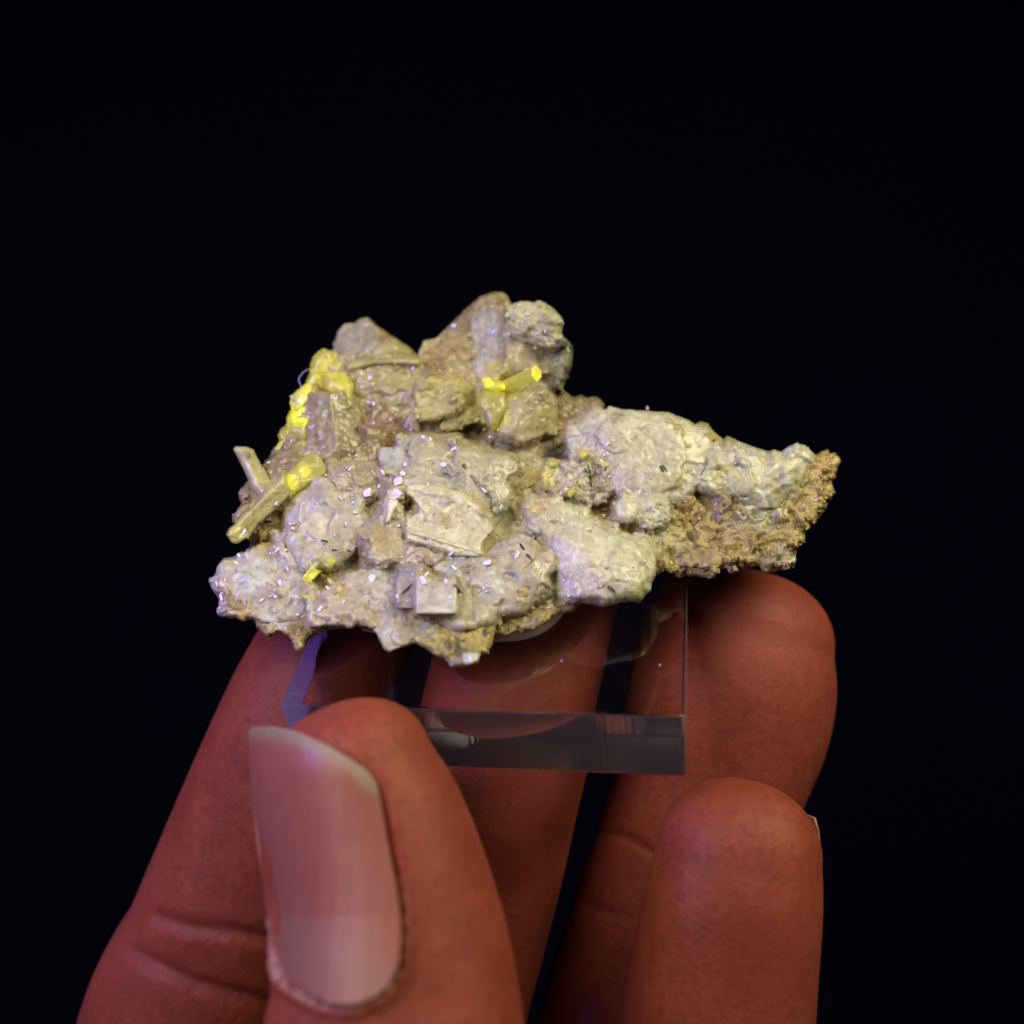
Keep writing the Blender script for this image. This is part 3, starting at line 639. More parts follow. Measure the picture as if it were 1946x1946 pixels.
# --- right arm
chunk('milky_crystal', 'E', [(430, 590), (440, 430), (480, 372), (560, 400), (575, 320), (640, 270), (720, 200), (780, 140), (870, 155), (1000, 170), (1270, 180), (1320, 205), (1420, 240), (1500, 290), (1620, 330), (1640, 480), (1600, 700), (1500, 880), (1270, 960), (1000, 930), (830, 880), (770, 620), (600, 620)],
      WHITE, (168, 160, 134), M_WHITE, dy=-75, f=84, b=110, w=80, planes=[('E', 1000, 240, 60, 0, .6), ('E', 700, 400, 58, .45, -.05)], fac=(8, 72), fac2=(4, 20), crumb=(4, 10),
      patches=[('E', 680, 400, 26, LILAC), ('E', 470, 450, 18, BLUEW), ('E', 600, 560, 24, (164, 152, 100)), ('E', 840, 240, 12, GREY), ('E', 900, 760, 30, (160, 148, 140)), ('E', 1400, 420, 30, CREAM), ('E', 1300, 760, 30, (168, 160, 116))])
chunk('pink_crystal', 'E', [(215, 600), (270, 572), (450, 585), (620, 605), (770, 605), (800, 740), (840, 890), (700, 900), (620, 980), (420, 910), (300, 905), (195, 820)],
      (146, 130, 118), (150, 140, 110), M_GLASSY, dy=-90, f=48, b=70, w=34, fac=(11, 36), fac2=(6, 16), crumb=(4, 10), patches=[('E', 250, 720, 20, YELLOW), ('E', 650, 700, 18, (112, 98, 74)), ('E', 700, 800, 16, (126, 116, 88)), ('E', 420, 700, 22, (158, 142, 132)), ('E', 320, 840, 14, TAN)])
chunk('rust_pocket', 'E', [(600, 910), (680, 880), (790, 890), (820, 960), (790, 1030), (680, 1040), (620, 1010)], (112, 76, 36), (84, 56, 26), M_GLASSY, dy=-76, f=18, b=30, w=14, fac=(4, 20), fac2=(2, 10), crumb=(2, 8), label='rusty brown pocket in the white crust')
chunk('white_crust', 'E', [(815, 930), (920, 880), (1040, 900), (1200, 920), (1260, 960), (1245, 1070), (1100, 1145), (1020, 1122), (920, 1135), (835, 1065)], (184, 178, 158), (170, 164, 140), M_GRAIN, dy=-112, f=52, b=60, w=34, fac=(6, 30), fac2=(4, 13), crumb=(4, 9))
chunk('white_crust', 'E', [(40, 960), (120, 900), (260, 900), (400, 930), (540, 975), (620, 1050), (800, 1080), (900, 1140), (900, 1260), (700, 1330), (400, 1330), (250, 1260), (120, 1180), (60, 1080)], WHITE, (172, 160, 128), M_WHITE, dy=-108, f=58, b=70, w=40, fac=(9, 40), fac2=(5, 17), crumb=(4, 10),
      patches=[('E', 210, 1000, 14, (166, 136, 88)), ('E', 190, 1130, 20, (158, 144, 132)), ('E', 730, 1130, 20, (150, 134, 96)), ('E', 500, 1080, 24, (178, 174, 142))])
chunk('botryoidal_crust', 'E', [(300, 1220), (420, 1080), (560, 1060), (700, 1140), (830, 1180), (1000, 1200), (1090, 1290), (1130, 1420), (1155, 1560), (1130, 1690), (1085, 1720), (1040, 1782), (960, 1775), (880, 1785), (740, 1822), (540, 1792), (430, 1700), (360, 1580), (320, 1450), (305, 1320)],
      WHITE, (176, 170, 148), M_WHITE, dy=-105, f=96, b=80, w=110, fac=(4, 60), fac2=(3, 18), crumb=(4, 11),
      patches=[('E', 440, 1430, 40, (184, 174, 178)), ('E', 560, 1650, 44, (168, 154, 160)), ('E', 340, 1420, 10, LILAC), ('E', 1000, 1720, 24, (158, 150, 84)), ('E', 1080, 1570, 12, (146, 146, 92)), ('E', 1030, 1640, 9, (140, 138, 90)), ('E', 800, 1660, 14, (140, 124, 104)), ('E', 920, 1300, 34, (180, 174, 142))], label='rounded white lobe in front of the right arm')
chunk('olive_body', 'E', [(180, 1180), (300, 1200), (320, 1320), (300, 1420), (230, 1380)], OLIVE, OCHRE, M_GLASSY, dy=-110, f=22, b=40, w=16, fac=(4, 24), fac2=(2, 10), crumb=(2, 8))
chunk('granular_crust', 'F', [(350, 215), (385, 225), (440, 198), (510, 220), (545, 280), (600, 320), (640, 352), (620, 480), (570, 580), (420, 560), (330, 500), (290, 360)], (162, 148, 96), OCHRE, dy=-70, f=58, b=90, w=40, patches=[('F', 520, 430, 18, (150, 118, 70)), ('F', 310, 350, 14, WHITE), ('F', 430, 270, 14, OLIVE)], **GR)
chunk('white_crust', 'F', [(560, 480), (650, 358), (690, 330), (740, 352), (900, 415), (1050, 462), (1120, 448), (1180, 472), (1260, 410), (1330, 385), (1410, 420), (1460, 460), (1495, 505), (1400, 560), (1330, 680), (1270, 800), (1120, 900), (1050, 980), (900, 900), (700, 840), (560, 900), (330, 830), (330, 620), (430, 560)],
      (176, 172, 150), (164, 158, 124), M_WHITE, dy=-85, f=66, b=110, w=60, fac=(8, 46), fac2=(5, 18), crumb=(5, 10),
      patches=[('F', 620, 660, 14, (174, 160, 96)), ('F', 790, 640, 16, (190, 178, 120)), ('F', 700, 420, 18, OLIVE), ('F', 1130, 800, 16, (136, 126, 84)), ('F', 1250, 440, 14, (168, 160, 168)), ('F', 850, 520, 30, (158, 152, 140)), ('F', 600, 790, 26, (150, 140, 96)), ('F', 430, 700, 26, (170, 166, 142)), ('F', 480, 570, 8, (100, 98, 80))])
chunk('granular_crust', 'F', [(-160, 1000), (-40, 900), (130, 880), (300, 800), (480, 940), (700, 830), (900, 890), (1060, 960), (1250, 800), (1300, 690), (1390, 560), (1490, 505), (1550, 480), (1600, 492), (1650, 488), (1732, 540), (1705, 620), (1680, 685), (1640, 750), (1672, 852), (1620, 925), (1580, 1020), (1490, 1132),
      (1400, 1200), (1398, 1310), (1370, 1352), (1290, 1390), (1322, 1490), (1290, 1545), (1200, 1562), (1070, 1597), (1030, 1570), (980, 1525), (830, 1560), (740, 1622), (660, 1572), (620, 1592), (550, 1642), (440, 1632), (330, 1622), (220, 1632), (130, 1572), (60, 1612), (10, 1665), (-110, 1680), (-170, 1400)],
      (168, 146, 88), OCHRE, M_GRAIN, dy=-62, f=64, b=110, w=55, fac=(13, 42), fac2=(7, 18), crumb=(7, 12), pits=(22, 26), mixs=34, label='honeycombed ochre crust at the right end',
      patches=[('F', 210, 940, 20, (120, 92, 48)), ('F', 300, 940, 12, RUST), ('F', 330, 1070, 8, RUST), ('F', 440, 1070, 10, RUST), ('F', 280, 1380, 26, RUST), ('F', 330, 1350, 12, (90, 60, 20)), ('F', 400, 1240, 10, RUST), ('F', 560, 1260, 12, (118, 88, 44)),
               ('F', 610, 1010, 24, (140, 118, 104)), ('F', 780, 880, 14, (108, 84, 50)), ('F', 740, 980, 10, (96, 76, 40)), ('F', 870, 1100, 18, (136, 104, 78)), ('F', 720, 1180, 28, (146, 126, 100)), ('F', 950, 1290, 22, (134, 112, 64)), ('F', 1215, 1090, 10, (150, 92, 12)),
               ('F', 1110, 1030, 12, OLIVE), ('F', 1240, 840, 9, DARK), ('F', 1430, 850, 9, BROWN), ('F', 1540, 830, 12, BROWN), ('F', 1330, 910, 12, BROWN), ('F', 1320, 1130, 9, BROWN), ('F', 1210, 1230, 10, BROWN), ('F', 1060, 1440, 18, (114, 92, 42)),
               ('F', 1200, 1460, 26, (156, 142, 122)), ('F', 1000, 1050, 40, (166, 162, 134)), ('F', 870, 970, 12, (186, 180, 148)), ('F', 400, 1560, 40, (138, 116, 84)), ('F', 760, 1560, 20, (130, 108, 84)), ('F', 1230, 1500, 20, (164, 148, 128)), ('F', 130, 1260, 40, (162, 150, 100)), ('F', 40, 1100, 36, (166, 158, 132)), ('F', 1550, 640, 30, (164, 138, 88))])

# ------------------------------------------------------------------ small inclusions and glitter, seated on the built surface
# how much stone surrounds each survey point (0 outside the outline)
RS = 4.0
RU, RV = np.meshgrid(np.arange(360, 1640, RS), np.arange(520, 1320, RS))
solid = np.zeros(RU.shape, bool)
for a_, k_ in CHUNKS:
    if a_[0] != 'matrix': solid |= signed_dist(sv(a_[1], a_[2]), RU, RV)[0] > -2
ROOM = np.zeros(RU.shape); er = solid.copy()
for i_ in range(10):
    ROOM += er * RS
    nx = er.copy(); nx[1:] &= er[:-1]; nx[:-1] &= er[1:]; nx[:, 1:] &= er[:, :-1]; nx[:, :-1] &= er[:, 1:]; er = nx
def room_at(U, V):
    i = np.clip(((V - 520) / RS).round().astype(int), 0, RU.shape[0] - 1); j = np.clip(((U - 360) / RS).round().astype(int), 0, RU.shape[1] - 1)
    return ROOM[i, j]
YMAP = np.full(RU.shape, 1e6); CMAP = [np.zeros(RU.shape) for _ in range(3)]
def sample(M, U, V):
    fi = np.clip((V - 520) / RS, 0, RU.shape[0] - 1.001); fj = np.clip((U - 360) / RS, 0, RU.shape[1] - 1.001)
    i = fi.astype(int); j = fj.astype(int); a = fi - i; b = fj - j
    return M[i, j] * (1 - a) * (1 - b) + M[i + 1, j] * a * (1 - b) + M[i, j + 1] * (1 - a) * b + M[i + 1, j + 1] * a * b
def box(M):
    P = np.pad(M, 1, mode='edge')
    return sum(P[i:i + M.shape[0], j:j + M.shape[1]] for i in range(3) for j in range(3)) / 9
for a_, k_ in CHUNKS:
    if a_[0] != 'matrix': build_chunk(*a_, **k_)
known = YMAP < 1e5
for M in [YMAP] + CMAP:
    w_ = known.astype(float); Z = np.where(known, M, 0)
    for _ in range(40):
        wb, Zb = box(w_), box(Z)
        fill = (w_ == 0) & (wb > 0)
        Z = np.where(fill, Zb / np.maximum(wb, 1e-9), Z); w_ = np.where(fill, 1.0, w_)
    for _ in range(4): Z = box(Z)
    M[:] = Z
for a_, k_ in CHUNKS:
    if a_[0] == 'matrix': build_chunk(*a_, **k_)

AT = np.concatenate(ALL_T); AM = np.concatenate(ALL_M); AV = np.concatenate(ALL_V); AF = np.concatenate(ALL_F)
bvh = BVHTree.FromPolygons(AV.tolist(), AF.tolist())
EYE = Vector((0, -F, 0))
def hit(u, v):
    d = Vector(at(u, v, 0).tolist()) - EYE; d.normalize()
    return bvh.ray_cast(EYE, d)

# loose sugary grains grown over the surface: broken convex chips, half sunk
import bmesh
rg = random.Random(5); TPL = []
for _ in range(14):
    bm = bmesh.new()
    for i in range(rg.choice((9, 11, 13))):
        p_ = Vector((rg.gauss(0, 1), rg.gauss(0, 1), rg.gauss(0, 1))).normalized() * rg.uniform(.8, 1.1)
        bm.verts.new((p_.x, p_.y * rg.uniform(.7, 1), p_.z * rg.uniform(.6, 1)))
    bmesh.ops.convex_hull(bm, input=bm.verts[:])
    loose = [v for v in bm.verts if not v.link_faces]
    bmesh.ops.delete(bm, geom=loose, context='VERTS'); bm.verts.index_update()
    TPL.append((np.array([v.co[:] for v in bm.verts]), [tuple(v.index for v in f.verts) for f in bm.faces])); bm.free()
GV, GF, GT, gn = [], [], [], 0
for _ in range(9500):
    uu, vv = rg.uniform(400, 1600), rg.uniform(550, 1260)
    l, nn, fi, _d = hit(uu, vv)
    if l is None: continue
    k = AM[fi]
    if k == 3 or rg.random() > (.20, 1.0, .26)[k]: continue
    r = rg.choice((2.6, 3.2, 4, 5, 6.5, 9)) * (1.05 if k == 1 else .85)
    tv, tf = TPL[rg.randrange(14)]
    R = np.array(Matrix.Rotation(rg.uniform(0, 6.28), 3, Vector((rg.gauss(0, 1), rg.gauss(0, 1), rg.gauss(0, 1))).normalized()))
    c = np.array(l) - np.array(nn) * r * rg.uniform(.15, .6)
    GV.append(c + (tv @ R.T) * r * np.array((1, 1, 1.))); GF += [tuple(i + gn for i in f_) for f_ in tf]; gn += len(tv)
    GT.append(np.tile(np.clip(AT[AF[fi][0]] * rg.uniform(.85, 1.22), 0, .88), (len(tv), 1)))
o = finish_mesh('grain_crust', np.concatenate(GV), GF, M_GRAINS, rock, False, np.concatenate(GT)); o['kind'] = 'stuff'

def needle(sheet, p, q, r, mat, name='black_needle'):
    (a, b) = sv(sheet, [p, q]); P = []
    for t_ in np.linspace(0, 1, 5):
        l, nn, _, _ = hit(*(a * (1 - t_) + b * t_))
        if l is None: return
        P.append(np.array(l))
    P = np.array([P[0], P[-1]]) if True else np.array(P)
    r *= .8; back = np.array([0, 1., 0]); P[:, 1] -= r * .35
    t_ = (P[-1] - P[0]); L = np.linalg.norm(t_); t_ /= L; s = np.cross(t_, back); s /= np.linalg.norm(s); q_ = np.cross(t_, s)
    V, Fc = [], []
    for d, rr in ((0, .7), (L * .5, 1.0), (L, .6)):
        for k in range(6):
            an = k * math.pi / 3
            V.append(P[0] + t_ * d + (s * math.cos(an) + q_ * math.sin(an)) * r * rr)
    for i in range(2):
        for k in range(6): Fc.append((i * 6 + k, i * 6 + (k + 1) % 6, i * 6 + 6 + (k + 1) % 6, i * 6 + 6 + k))
    Fc.append(tuple(range(12, 18))); Fc.append(tuple(range(5, -1, -1)))
    finish_mesh(name, V, Fc, mat, rock, False)
for args in (('C', (1112, 708), (1172, 722), 3.2, M_NEEDLE), ('D', (262, 1302), (345, 1220), 2.0, M_NEEDLE), ('D', (1210, 895), (1246, 946), 2.8, M_NEEDLE),
             ('D', (1262, 980), (1306, 1026), 3.2, M_NEEDLE), ('E', (606, 630), (622, 700), 2, M_NEEDLE), ('E', (618, 690), (636, 845), 2, M_NEEDLE), ('E', (570, 680), (660, 718), 1.8, M_NEEDLE),
             ('E', (755, 640), (745, 680), 3, M_NEEDLE), ('E', (1205, 635), (1235, 690), 2.2, M_NEEDLE), ('E', (1225, 630), (1262, 685), 2.2, M_NEEDLE), ('F', (488, 610), (445, 690), 1.6, M_NEEDLE),
             ('C', (1212, 800), (1385, 808), 4.2, M_GREYINC, 'grey_inclusion'), ('D', (690, 1230), (735, 1285), 5, M_REDBROWN, 'brown_inclusion'), ('E', (770, 1640), (830, 1690), 4.5, M_GREYINC, 'grey_inclusion'),
             ('D', (960, 625), (1010, 575), 1.6, M_NEEDLE), ('D', (600, 330), (640, 345), 2.4, M_GREYINC, 'grey_inclusion'), ('D', (1265, 455), (1330, 420), 1.6, M_NEEDLE)):
    needle(*args)

# tiny mirror-bright faces
rng = random.Random(11)
GL = {'A': [(1565, 960, 9), (1645, 860, 7), (1490, 1040, 7), (1545, 1180, 5), (1600, 1195, 9), (1660, 1190, 5), (1430, 1235, 6), (1260, 1145, 10), (1295, 1295, 8), (1600, 1375, 10), (1750, 1340, 6), (1375, 1465, 4), (1640, 1500, 4), (1375, 1665, 5), (1440, 1670, 8), (805, 1468, 6),
            (845, 1540, 6), (635, 1735, 8), (655, 1755, 5), (1385, 1795, 8), (1505, 1815, 5), (1690, 1820, 12), (1890, 1755, 9), (1870, 1840, 10), (1825, 1905, 12), (1095, 1690, 6), (1160, 1850, 7), (905, 1875, 5)],
      'B': [(600, 480, 10), (960, 535, 7), (925, 510, 5), (1275, 375, 8), (1390, 525, 5), (1435, 530, 5), (1235, 770, 7), (590, 765, 9), (470, 765, 4), (220, 870, 8), (265, 890, 5), (790, 985, 7), (1390, 1095, 5), (1350, 1185, 5), (1300, 1240, 6), (880, 1425, 7), (930, 1500, 8), (485, 1405, 5),
            (320, 1505, 7), (385, 1520, 8), (530, 1495, 5), (600, 1610, 8), (500, 1755, 8), (580, 1755, 7), (1215, 1765, 9), (990, 1570, 4), (1865, 1290, 6), (1630, 1745, 5), (1745, 1605, 5), (200, 1435, 5)],
      'C': [(705, 375, 10), (630, 515, 9), (410, 640, 7), (720, 800, 8), (785, 805, 5), (650, 835, 5), (365, 850, 9), (340, 918, 5), (235, 1075, 6), (160, 1110, 6), (205, 1235, 8), (210, 1195, 5), (235, 1290, 6), (185, 1330, 4), (740, 1100, 7), (810, 975, 6), (650, 1225, 5), (700, 1230, 6), (575, 1260, 6),
            (905, 1395, 7), (790, 1520, 5), (1110, 1340, 8), (1330, 1275, 8), (1180, 1150, 10), (1205, 1095, 10), (1130, 1030, 9), (1585, 1075, 11), (1295, 320, 7), (1545, 275, 13), (1650, 215, 9), (1410, 360, 5), (860, 600, 5), (835, 560, 5), (1240, 665, 7), (1825, 1580, 4), (490, 710, 5), (1345, 560, 5), (1430, 455, 6), (1820, 310, 9), (580, 258, 5)],
      'D': [(120, 325, 12), (300, 265, 8), (290, 340, 9), (245, 400, 12), (235, 500, 12), (605, 268, 8), (668, 268, 7), (1225, 275, 8), (930, 470, 9), (1200, 725, 9), (1195, 990, 9), (955, 1050, 9), (690, 1090, 12), (445, 1190, 12), (465, 1150, 8), (235, 1320, 11), (35, 1180, 10), (945, 1280, 8), (960, 1235, 6), (660, 1325, 7),
            (625, 1200, 5), (885, 1275, 4), (820, 1820, 10), (670, 975, 7), (245, 755, 5), (445, 45, 6), (500, 65, 7), (690, 140, 8), (1065, 605, 5), (480, 420, 5), (1560, 1190, 4)],
      'E': [(645, 205, 6), (770, 455, 7), (770, 535, 8), (530, 490, 5), (420, 625, 5), (1095, 690, 6), (1135, 735, 4), (1040, 855, 11), (1095, 880, 6), (940, 335, 5), (1245, 265, 4), (900, 1415, 7), (900, 735, 5), (1280, 390, 5), (570, 400, 5), (20, 1385, 9), (130, 165, 5), (785, 730, 4)],
      'F': [(770, 580, 5), (620, 1220, 7), (115, 195, 5), (1415, 745, 5), (1505, 920, 5), (150, 340, 5), (470, 1480, 4), (880, 970, 4), (1240, 430, 6)]}
uvv = Vector(UV)
V, Fc = [], []
def glint(l, nrm, r):
    t1 = nrm.cross(Vector((rng.uniform(-1, 1), rng.uniform(-1, 1), rng.uniform(-1, 1)))).normalized(); t2 = nrm.cross(t1)
    asp = rng.uniform(.25, .7); base = len(V); k = rng.choice((5, 6, 7))
    c = l + nrm * (r * .3 + 2.2)
    V.append(c + nrm * r * .015)
    for ring, dep in ((.88, 0), (1.0, -.1)):
        for i in range(k):
            a = i * 2 * math.pi / k; rr = r * ring * (1 + .25 * math.sin(i * 2.1 + base))
            V.append(c + t1 * rr * math.cos(a) + t2 * rr * asp * math.sin(a) + nrm * r * dep)
    for i in range(k):
        V.append(c + t1 * r * .8 * math.cos(i * 2 * math.pi / k) + t2 * r * asp * .8 * math.sin(i * 2 * math.pi / k) - nrm * (r + 6))
    for i in range(k):
        j = (i + 1) % k
        Fc.append((base, base + 1 + i, base + 1 + j)); Fc.append((base + 1 + i, base + 1 + k + i, base + 1 + k + j, base + 1 + j)); Fc.append((base + 1 + k + i, base + 1 + 2 * k + i, base + 1 + 2 * k + j, base + 1 + k + j))
for sh, L in GL.items():
    for (x, y, r) in L:
        if sh in 'ABEF' and rng.random() < .3: continue
        r *= rng.uniform(.55, 1.3) * (.72 if sh in 'ABEF' else 1.0)
        (uu, vv), = sv(sh, [(x, y)])
        l, nn, _, _ = hit(uu, vv)
        if l is None: continue
        hv = ((EYE - l).normalized() + (uvv - l).normalized()).normalized()
        hv = (hv + Vector((rng.gauss(0, .02), rng.gauss(0, .02), rng.gauss(0, .02)))).normalized()
        glint(l, hv, r * .95)
for _ in range(140):                                     # the same small faces lying at every other angle
    uu, vv = rng.uniform(420, 1560), rng.uniform(560, 1240)
    l, nn, _, _ = hit(uu, vv)
    if l is None: continue
    hv = (Vector(nn) + Vector((rng.gauss(0, .5), rng.gauss(0, .5), rng.gauss(0, .5)))).normalized()
    glint(l - hv * 1.5, hv, rng.uniform(1.0, 2.4))
o = finish_mesh('crystal_glitter', [tuple(v) for v in V], Fc, M_GLITTER, rock, False); o['kind'] = 'stuff'

# ------------------------------------------------------------------ lint and dust
def fibre(name, pts, r, mat, label):
    pts = np.array(pts, float); V, Fc = [], []
    m = len(pts)
    for i in range(m):
        t_ = pts[min(i + 1, m - 1)] - pts[max(i - 1, 0)]; t_ /= np.linalg.norm(t_)
        s = np.cross(t_, (0, 1, 0)); s /= np.linalg.norm(s) + 1e-9; q_ = np.cross(t_, s)
        for k in range(4): V.append(pts[i] + (s * math.cos(k * math.pi / 2) + q_ * math.sin(k * math.pi / 2)) * r)
    for i in range(m - 1):
        for k in range(4): Fc.append((i * 4 + k, i * 4 + (k + 1) % 4, i * 4 + 4 + (k + 1) % 4, i * 4 + 4 + k))
    return tag(finish_mesh(name, V, Fc, mat), label, 'lint')
pp = sv('A', [(1000, 875), (985, 882), (965, 897), (945, 905), (930, 930), (912, 950), (906, 975), (915, 1005), (925, 1030), (940, 1040)])
fibre('lint_fibre', [at(u, v, 370) for u, v in pp], 0.9, M_LINT, 'thin curled blue fibre on the upper left of the rock')
def speck(a, b, label):
    c = on_slab(a, b, 1.5); V, Fc = [], []
    for (x, y, z) in ((1, 0, 0), (-1, 0, 0), (0, 1, 0), (0, -1, 0), (0, 0, 1.4), (0, 0, -1), (.7, .7, .5), (-.6, .7, .4)):
        V.append(c + (E * x + D * y + N * z) * 2.6)
    Fc = [(0, 2, 4), (2, 1, 4), (1, 3, 4), (3, 0, 4), (2, 0, 5), (1, 2, 5), (3, 1, 5), (0, 3, 5), (0, 6, 2), (6, 4, 2), (1, 7, 2), (7, 4, 2)]
    tag(finish_mesh('dust_speck', V, Fc, M_LINT, None, False), label, 'dust')
speck(525, 135, 'tiny pale dust speck on the block nearer its middle')
speck(712, 130, 'tiny pale dust speck on the block near its right edge')

# ------------------------------------------------------------------ hand
def loft(stations, cap=1.0, na=40, sub=9, cap0=False, sq=2.25):
    """stations: (u, v, depth, half width, half thickness); the last one carries a rounded tip"""
    st = np.array(stations, float); k = (F + st[:, 2]) / F
    C = at(st[:, 0], st[:, 1], st[:, 2]); R = np.stack([st[:, 3] * k, st[:, 4] * k], 1)
    X = np.concatenate([C, R], 1); pts = []
    for i in range(len(X) - 1):
        p0, p1, p2, p3 = X[max(i - 1, 0)], X[i], X[i + 1], X[min(i + 2, len(X) - 1)]
        for t_ in np.arange(sub) / sub:
            pts.append(.5 * ((2 * p1) + (p2 - p0) * t_ + (2 * p0 - 5 * p1 + 4 * p2 - p3) * t_ ** 2 + (3 * p1 - p0 - 3 * p2 + p3) * t_ ** 3))
    pts.append(X[-1]); pts = np.array(pts)
    tdir = X[-1, :3] - X[-2, :3]; tdir /= np.linalg.norm(tdir)
    if not isinstance(cap, (int, float)):
        cp = np.array(cap, float); tip = at(*cp); tdir = tip - X[-1, :3]; Lc = np.linalg.norm(tdir); tdir /= Lc
    else: Lc = X[-1, 3] * cap
    ext = [np.concatenate([X[-1, :3] + tdir * Lc * math.sin(a), X[-1, 3:] * math.cos(a) ** .9]) for a in np.radians([12, 24, 36, 47, 57, 66, 74, 81, 86, 89.3])]
    pts = np.concatenate([pts, ext])
    V, Fc = [], []
    for i in range(len(pts)):
        t_ = pts[min(i + 1, len(pts) - 1), :3] - pts[max(i - 1, 0), :3]; t_ /= np.linalg.norm(t_)
        s = np.cross((0, 1., 0), t_); s /= np.linalg.norm(s); q_ = np.cross(t_, s)
        for j in range(na):
            a = 2 * math.pi * j / na; ca, sa = math.cos(a), math.sin(a)
            ex = 2 / sq
            V.append(pts[i, :3] + s * pts[i, 3] * np.sign(ca) * abs(ca) ** ex + q_ * pts[i, 4] * np.sign(sa) * abs(sa) ** ex)
    m = len(pts)
    for i in range(m - 1):
        for j in range(na): Fc.append((i * na + j, i * na + (j + 1) % na, (i + 1) * na + (j + 1) % na, (i + 1) * na + j))
    Fc.append(tuple(range(na - 1, -1, -1))); Fc.append(tuple((m - 1) * na + j for j in range(na)))
    return V, Fc

TH_ST = [(800, 2750, 20, 330, 300), (770, 2450, -190, 270, 240), (756, 2250, -255, 244, 210), (752, 2080, -270, 252, 205), (751, 1946, -252, 245, 196), (751, 1893, -240, 236, 190), (746, 1816, -220, 225, 186), (734, 1741, -200, 215, 181),
         (716, 1667, -182, 208, 177), (697, 1598, -166, 200, 172), (677, 1530, -150, 188, 164), (657, 1462, -136, 166, 150)]
fingers = [
    loft(TH_ST, cap=(606, 1351, -112)),
    loft([(560, 2900, 420, 300, 260), (300, 2450, 440, 215, 210), (310, 2150, 470, 200, 195), (345, 1946, 455, 184, 190), (385, 1850, 455, 182, 186), (418, 1780, 455, 174, 180), (455, 1690, 450, 172, 184), (530, 1500, 430, 166, 176), (592, 1350, 415, 160, 168), (640, 1250, 455, 154, 165), (690, 1120, 680, 150, 160), (712, 1040, 880, 142, 150), (728, 960, 925, 134, 140)], cap=(738, 850, 930)),
    loft([(900, 2900, 420, 280, 250), (790, 2450, 440, 205, 200), (820, 2150, 450, 190, 190), (842, 1946, 370, 158, 182), (880, 1780, 360, 155, 176), (912, 1640, 345, 158, 178), (948, 1480, 315, 158, 172), (985, 1330, 350, 158, 168), (1008, 1240, 425, 154, 165), (1035, 1130, 650, 150, 160), (1052, 1045, 880, 142, 150), (1060, 970, 925, 134, 140)], cap=(1066, 865, 930)),
    loft([(1080, 2900, 420, 280, 250), (1130, 2450, 450, 200, 195), (1170, 2150, 455, 188, 190), (1192, 1946, 455, 166, 184), (1240, 1800, 450, 168, 180), (1286, 1660, 445, 168, 182), (1320, 1560, 440, 170, 178), (1352, 1470, 438, 174, 176), (1382, 1370, 440, 186, 178), (1402, 1280, 448, 182, 174), (1416, 1215, 460, 163, 160)], cap=(1442, 1089, 490)),
    loft([(1200, 2950, 350, 260, 240), (1290, 2500, 180, 196, 190), (1330, 2200, 110, 188, 180), (1360, 1946, 70, 181, 168), (1376, 1830, 62, 173, 160), (1394, 1700, 58, 164, 153), (1404, 1620, 62, 153, 142)], cap=(1424, 1482, 84)),
    loft([(880, 4300, 900, 380, 260), (870, 3800, 720, 390, 270), (860, 3400, 520, 560, 300), (850, 3050, 420, 700, 290), (850, 2850, 400, 680, 260)], cap=.3)]
HV, HF = [], []
for V, Fc in fingers:
    o_ = len(HV); HV += V; HF += [tuple(i + o_ for i in f_) for f_ in Fc]
me = bpy.data.meshes.new('tmp'); me.from_pydata([tuple(v) for v in HV], [], HF)
tmp = bpy.data.objects.new('tmp', me); col.objects.link(tmp)
md = tmp.modifiers.new('r', 'REMESH'); md.mode = 'VOXEL'; md.voxel_size = 7.0; md.use_smooth_shade = True
sm = tmp.modifiers.new('s', 'SMOOTH'); sm.factor = .5; sm.iterations = 6
dg = bpy.context.evaluated_depsgraph_get()
ev = tmp.evaluated_get(dg); m2 = ev.to_mesh()
hv_ = np.zeros(len(m2.vertices) * 3); m2.vertices.foreach_get('co', hv_); hv_ = hv_.reshape(-1, 3)
hn = np.zeros(len(m2.vertices) * 3); m2.vertices.foreach_get('normal', hn); hn = hn.reshape(-1, 3)
hf = [tuple(p_.vertices) for p_ in m2.polygons]
ev.to_mesh_clear(); bpy.data.objects.remove(tmp)

nail_poly = sv('I', [(103, 135), (130, 103), (250, 98), (400, 128), (600, 218), (740, 305), (830, 370), (882, 440), (908, 540), (935, 690), (965, 860), (1005, 1060), (1032, 1250), (1036, 1400), (1020, 1560), (960, 1680), (880, 1752), (760, 1802), (600, 1795), (450, 1722),
                     (330, 1640), (290, 1500), (250, 1310), (200, 1100), (150, 800), (112, 350)])
pu = 973 + hv_[:, 0] * F / (F + hv_[:, 1]); pv = 973 - hv_[:, 2] * F / (F + hv_[:, 1])
near = (hv_[:, 1] < 0) & (pv < 1946) & (pv > 1340) & (pu < 1010) & (pu > 440)
dn = np.full(len(hv_), -999.); dn[near] = signed_dist(nail_poly, pu[near], pv[near])[0]
front = near & (hn[:, 1] < .35)
press = np.where(front & (dn > 0), -14 * np.clip(dn / 14, 0, 1), 0)
lower = np.clip((pv - 1480) / 80, 0, 1)
fold = np.exp(-((dn + 15) / 11) ** 2) * lower
wr = fbm(hv_ / 9, 3, 3)
press = press + np.where(front & (dn <= 4), fold * (9 + 3 * wr), 0)
hv2 = hv_ + hn * press[:, None]
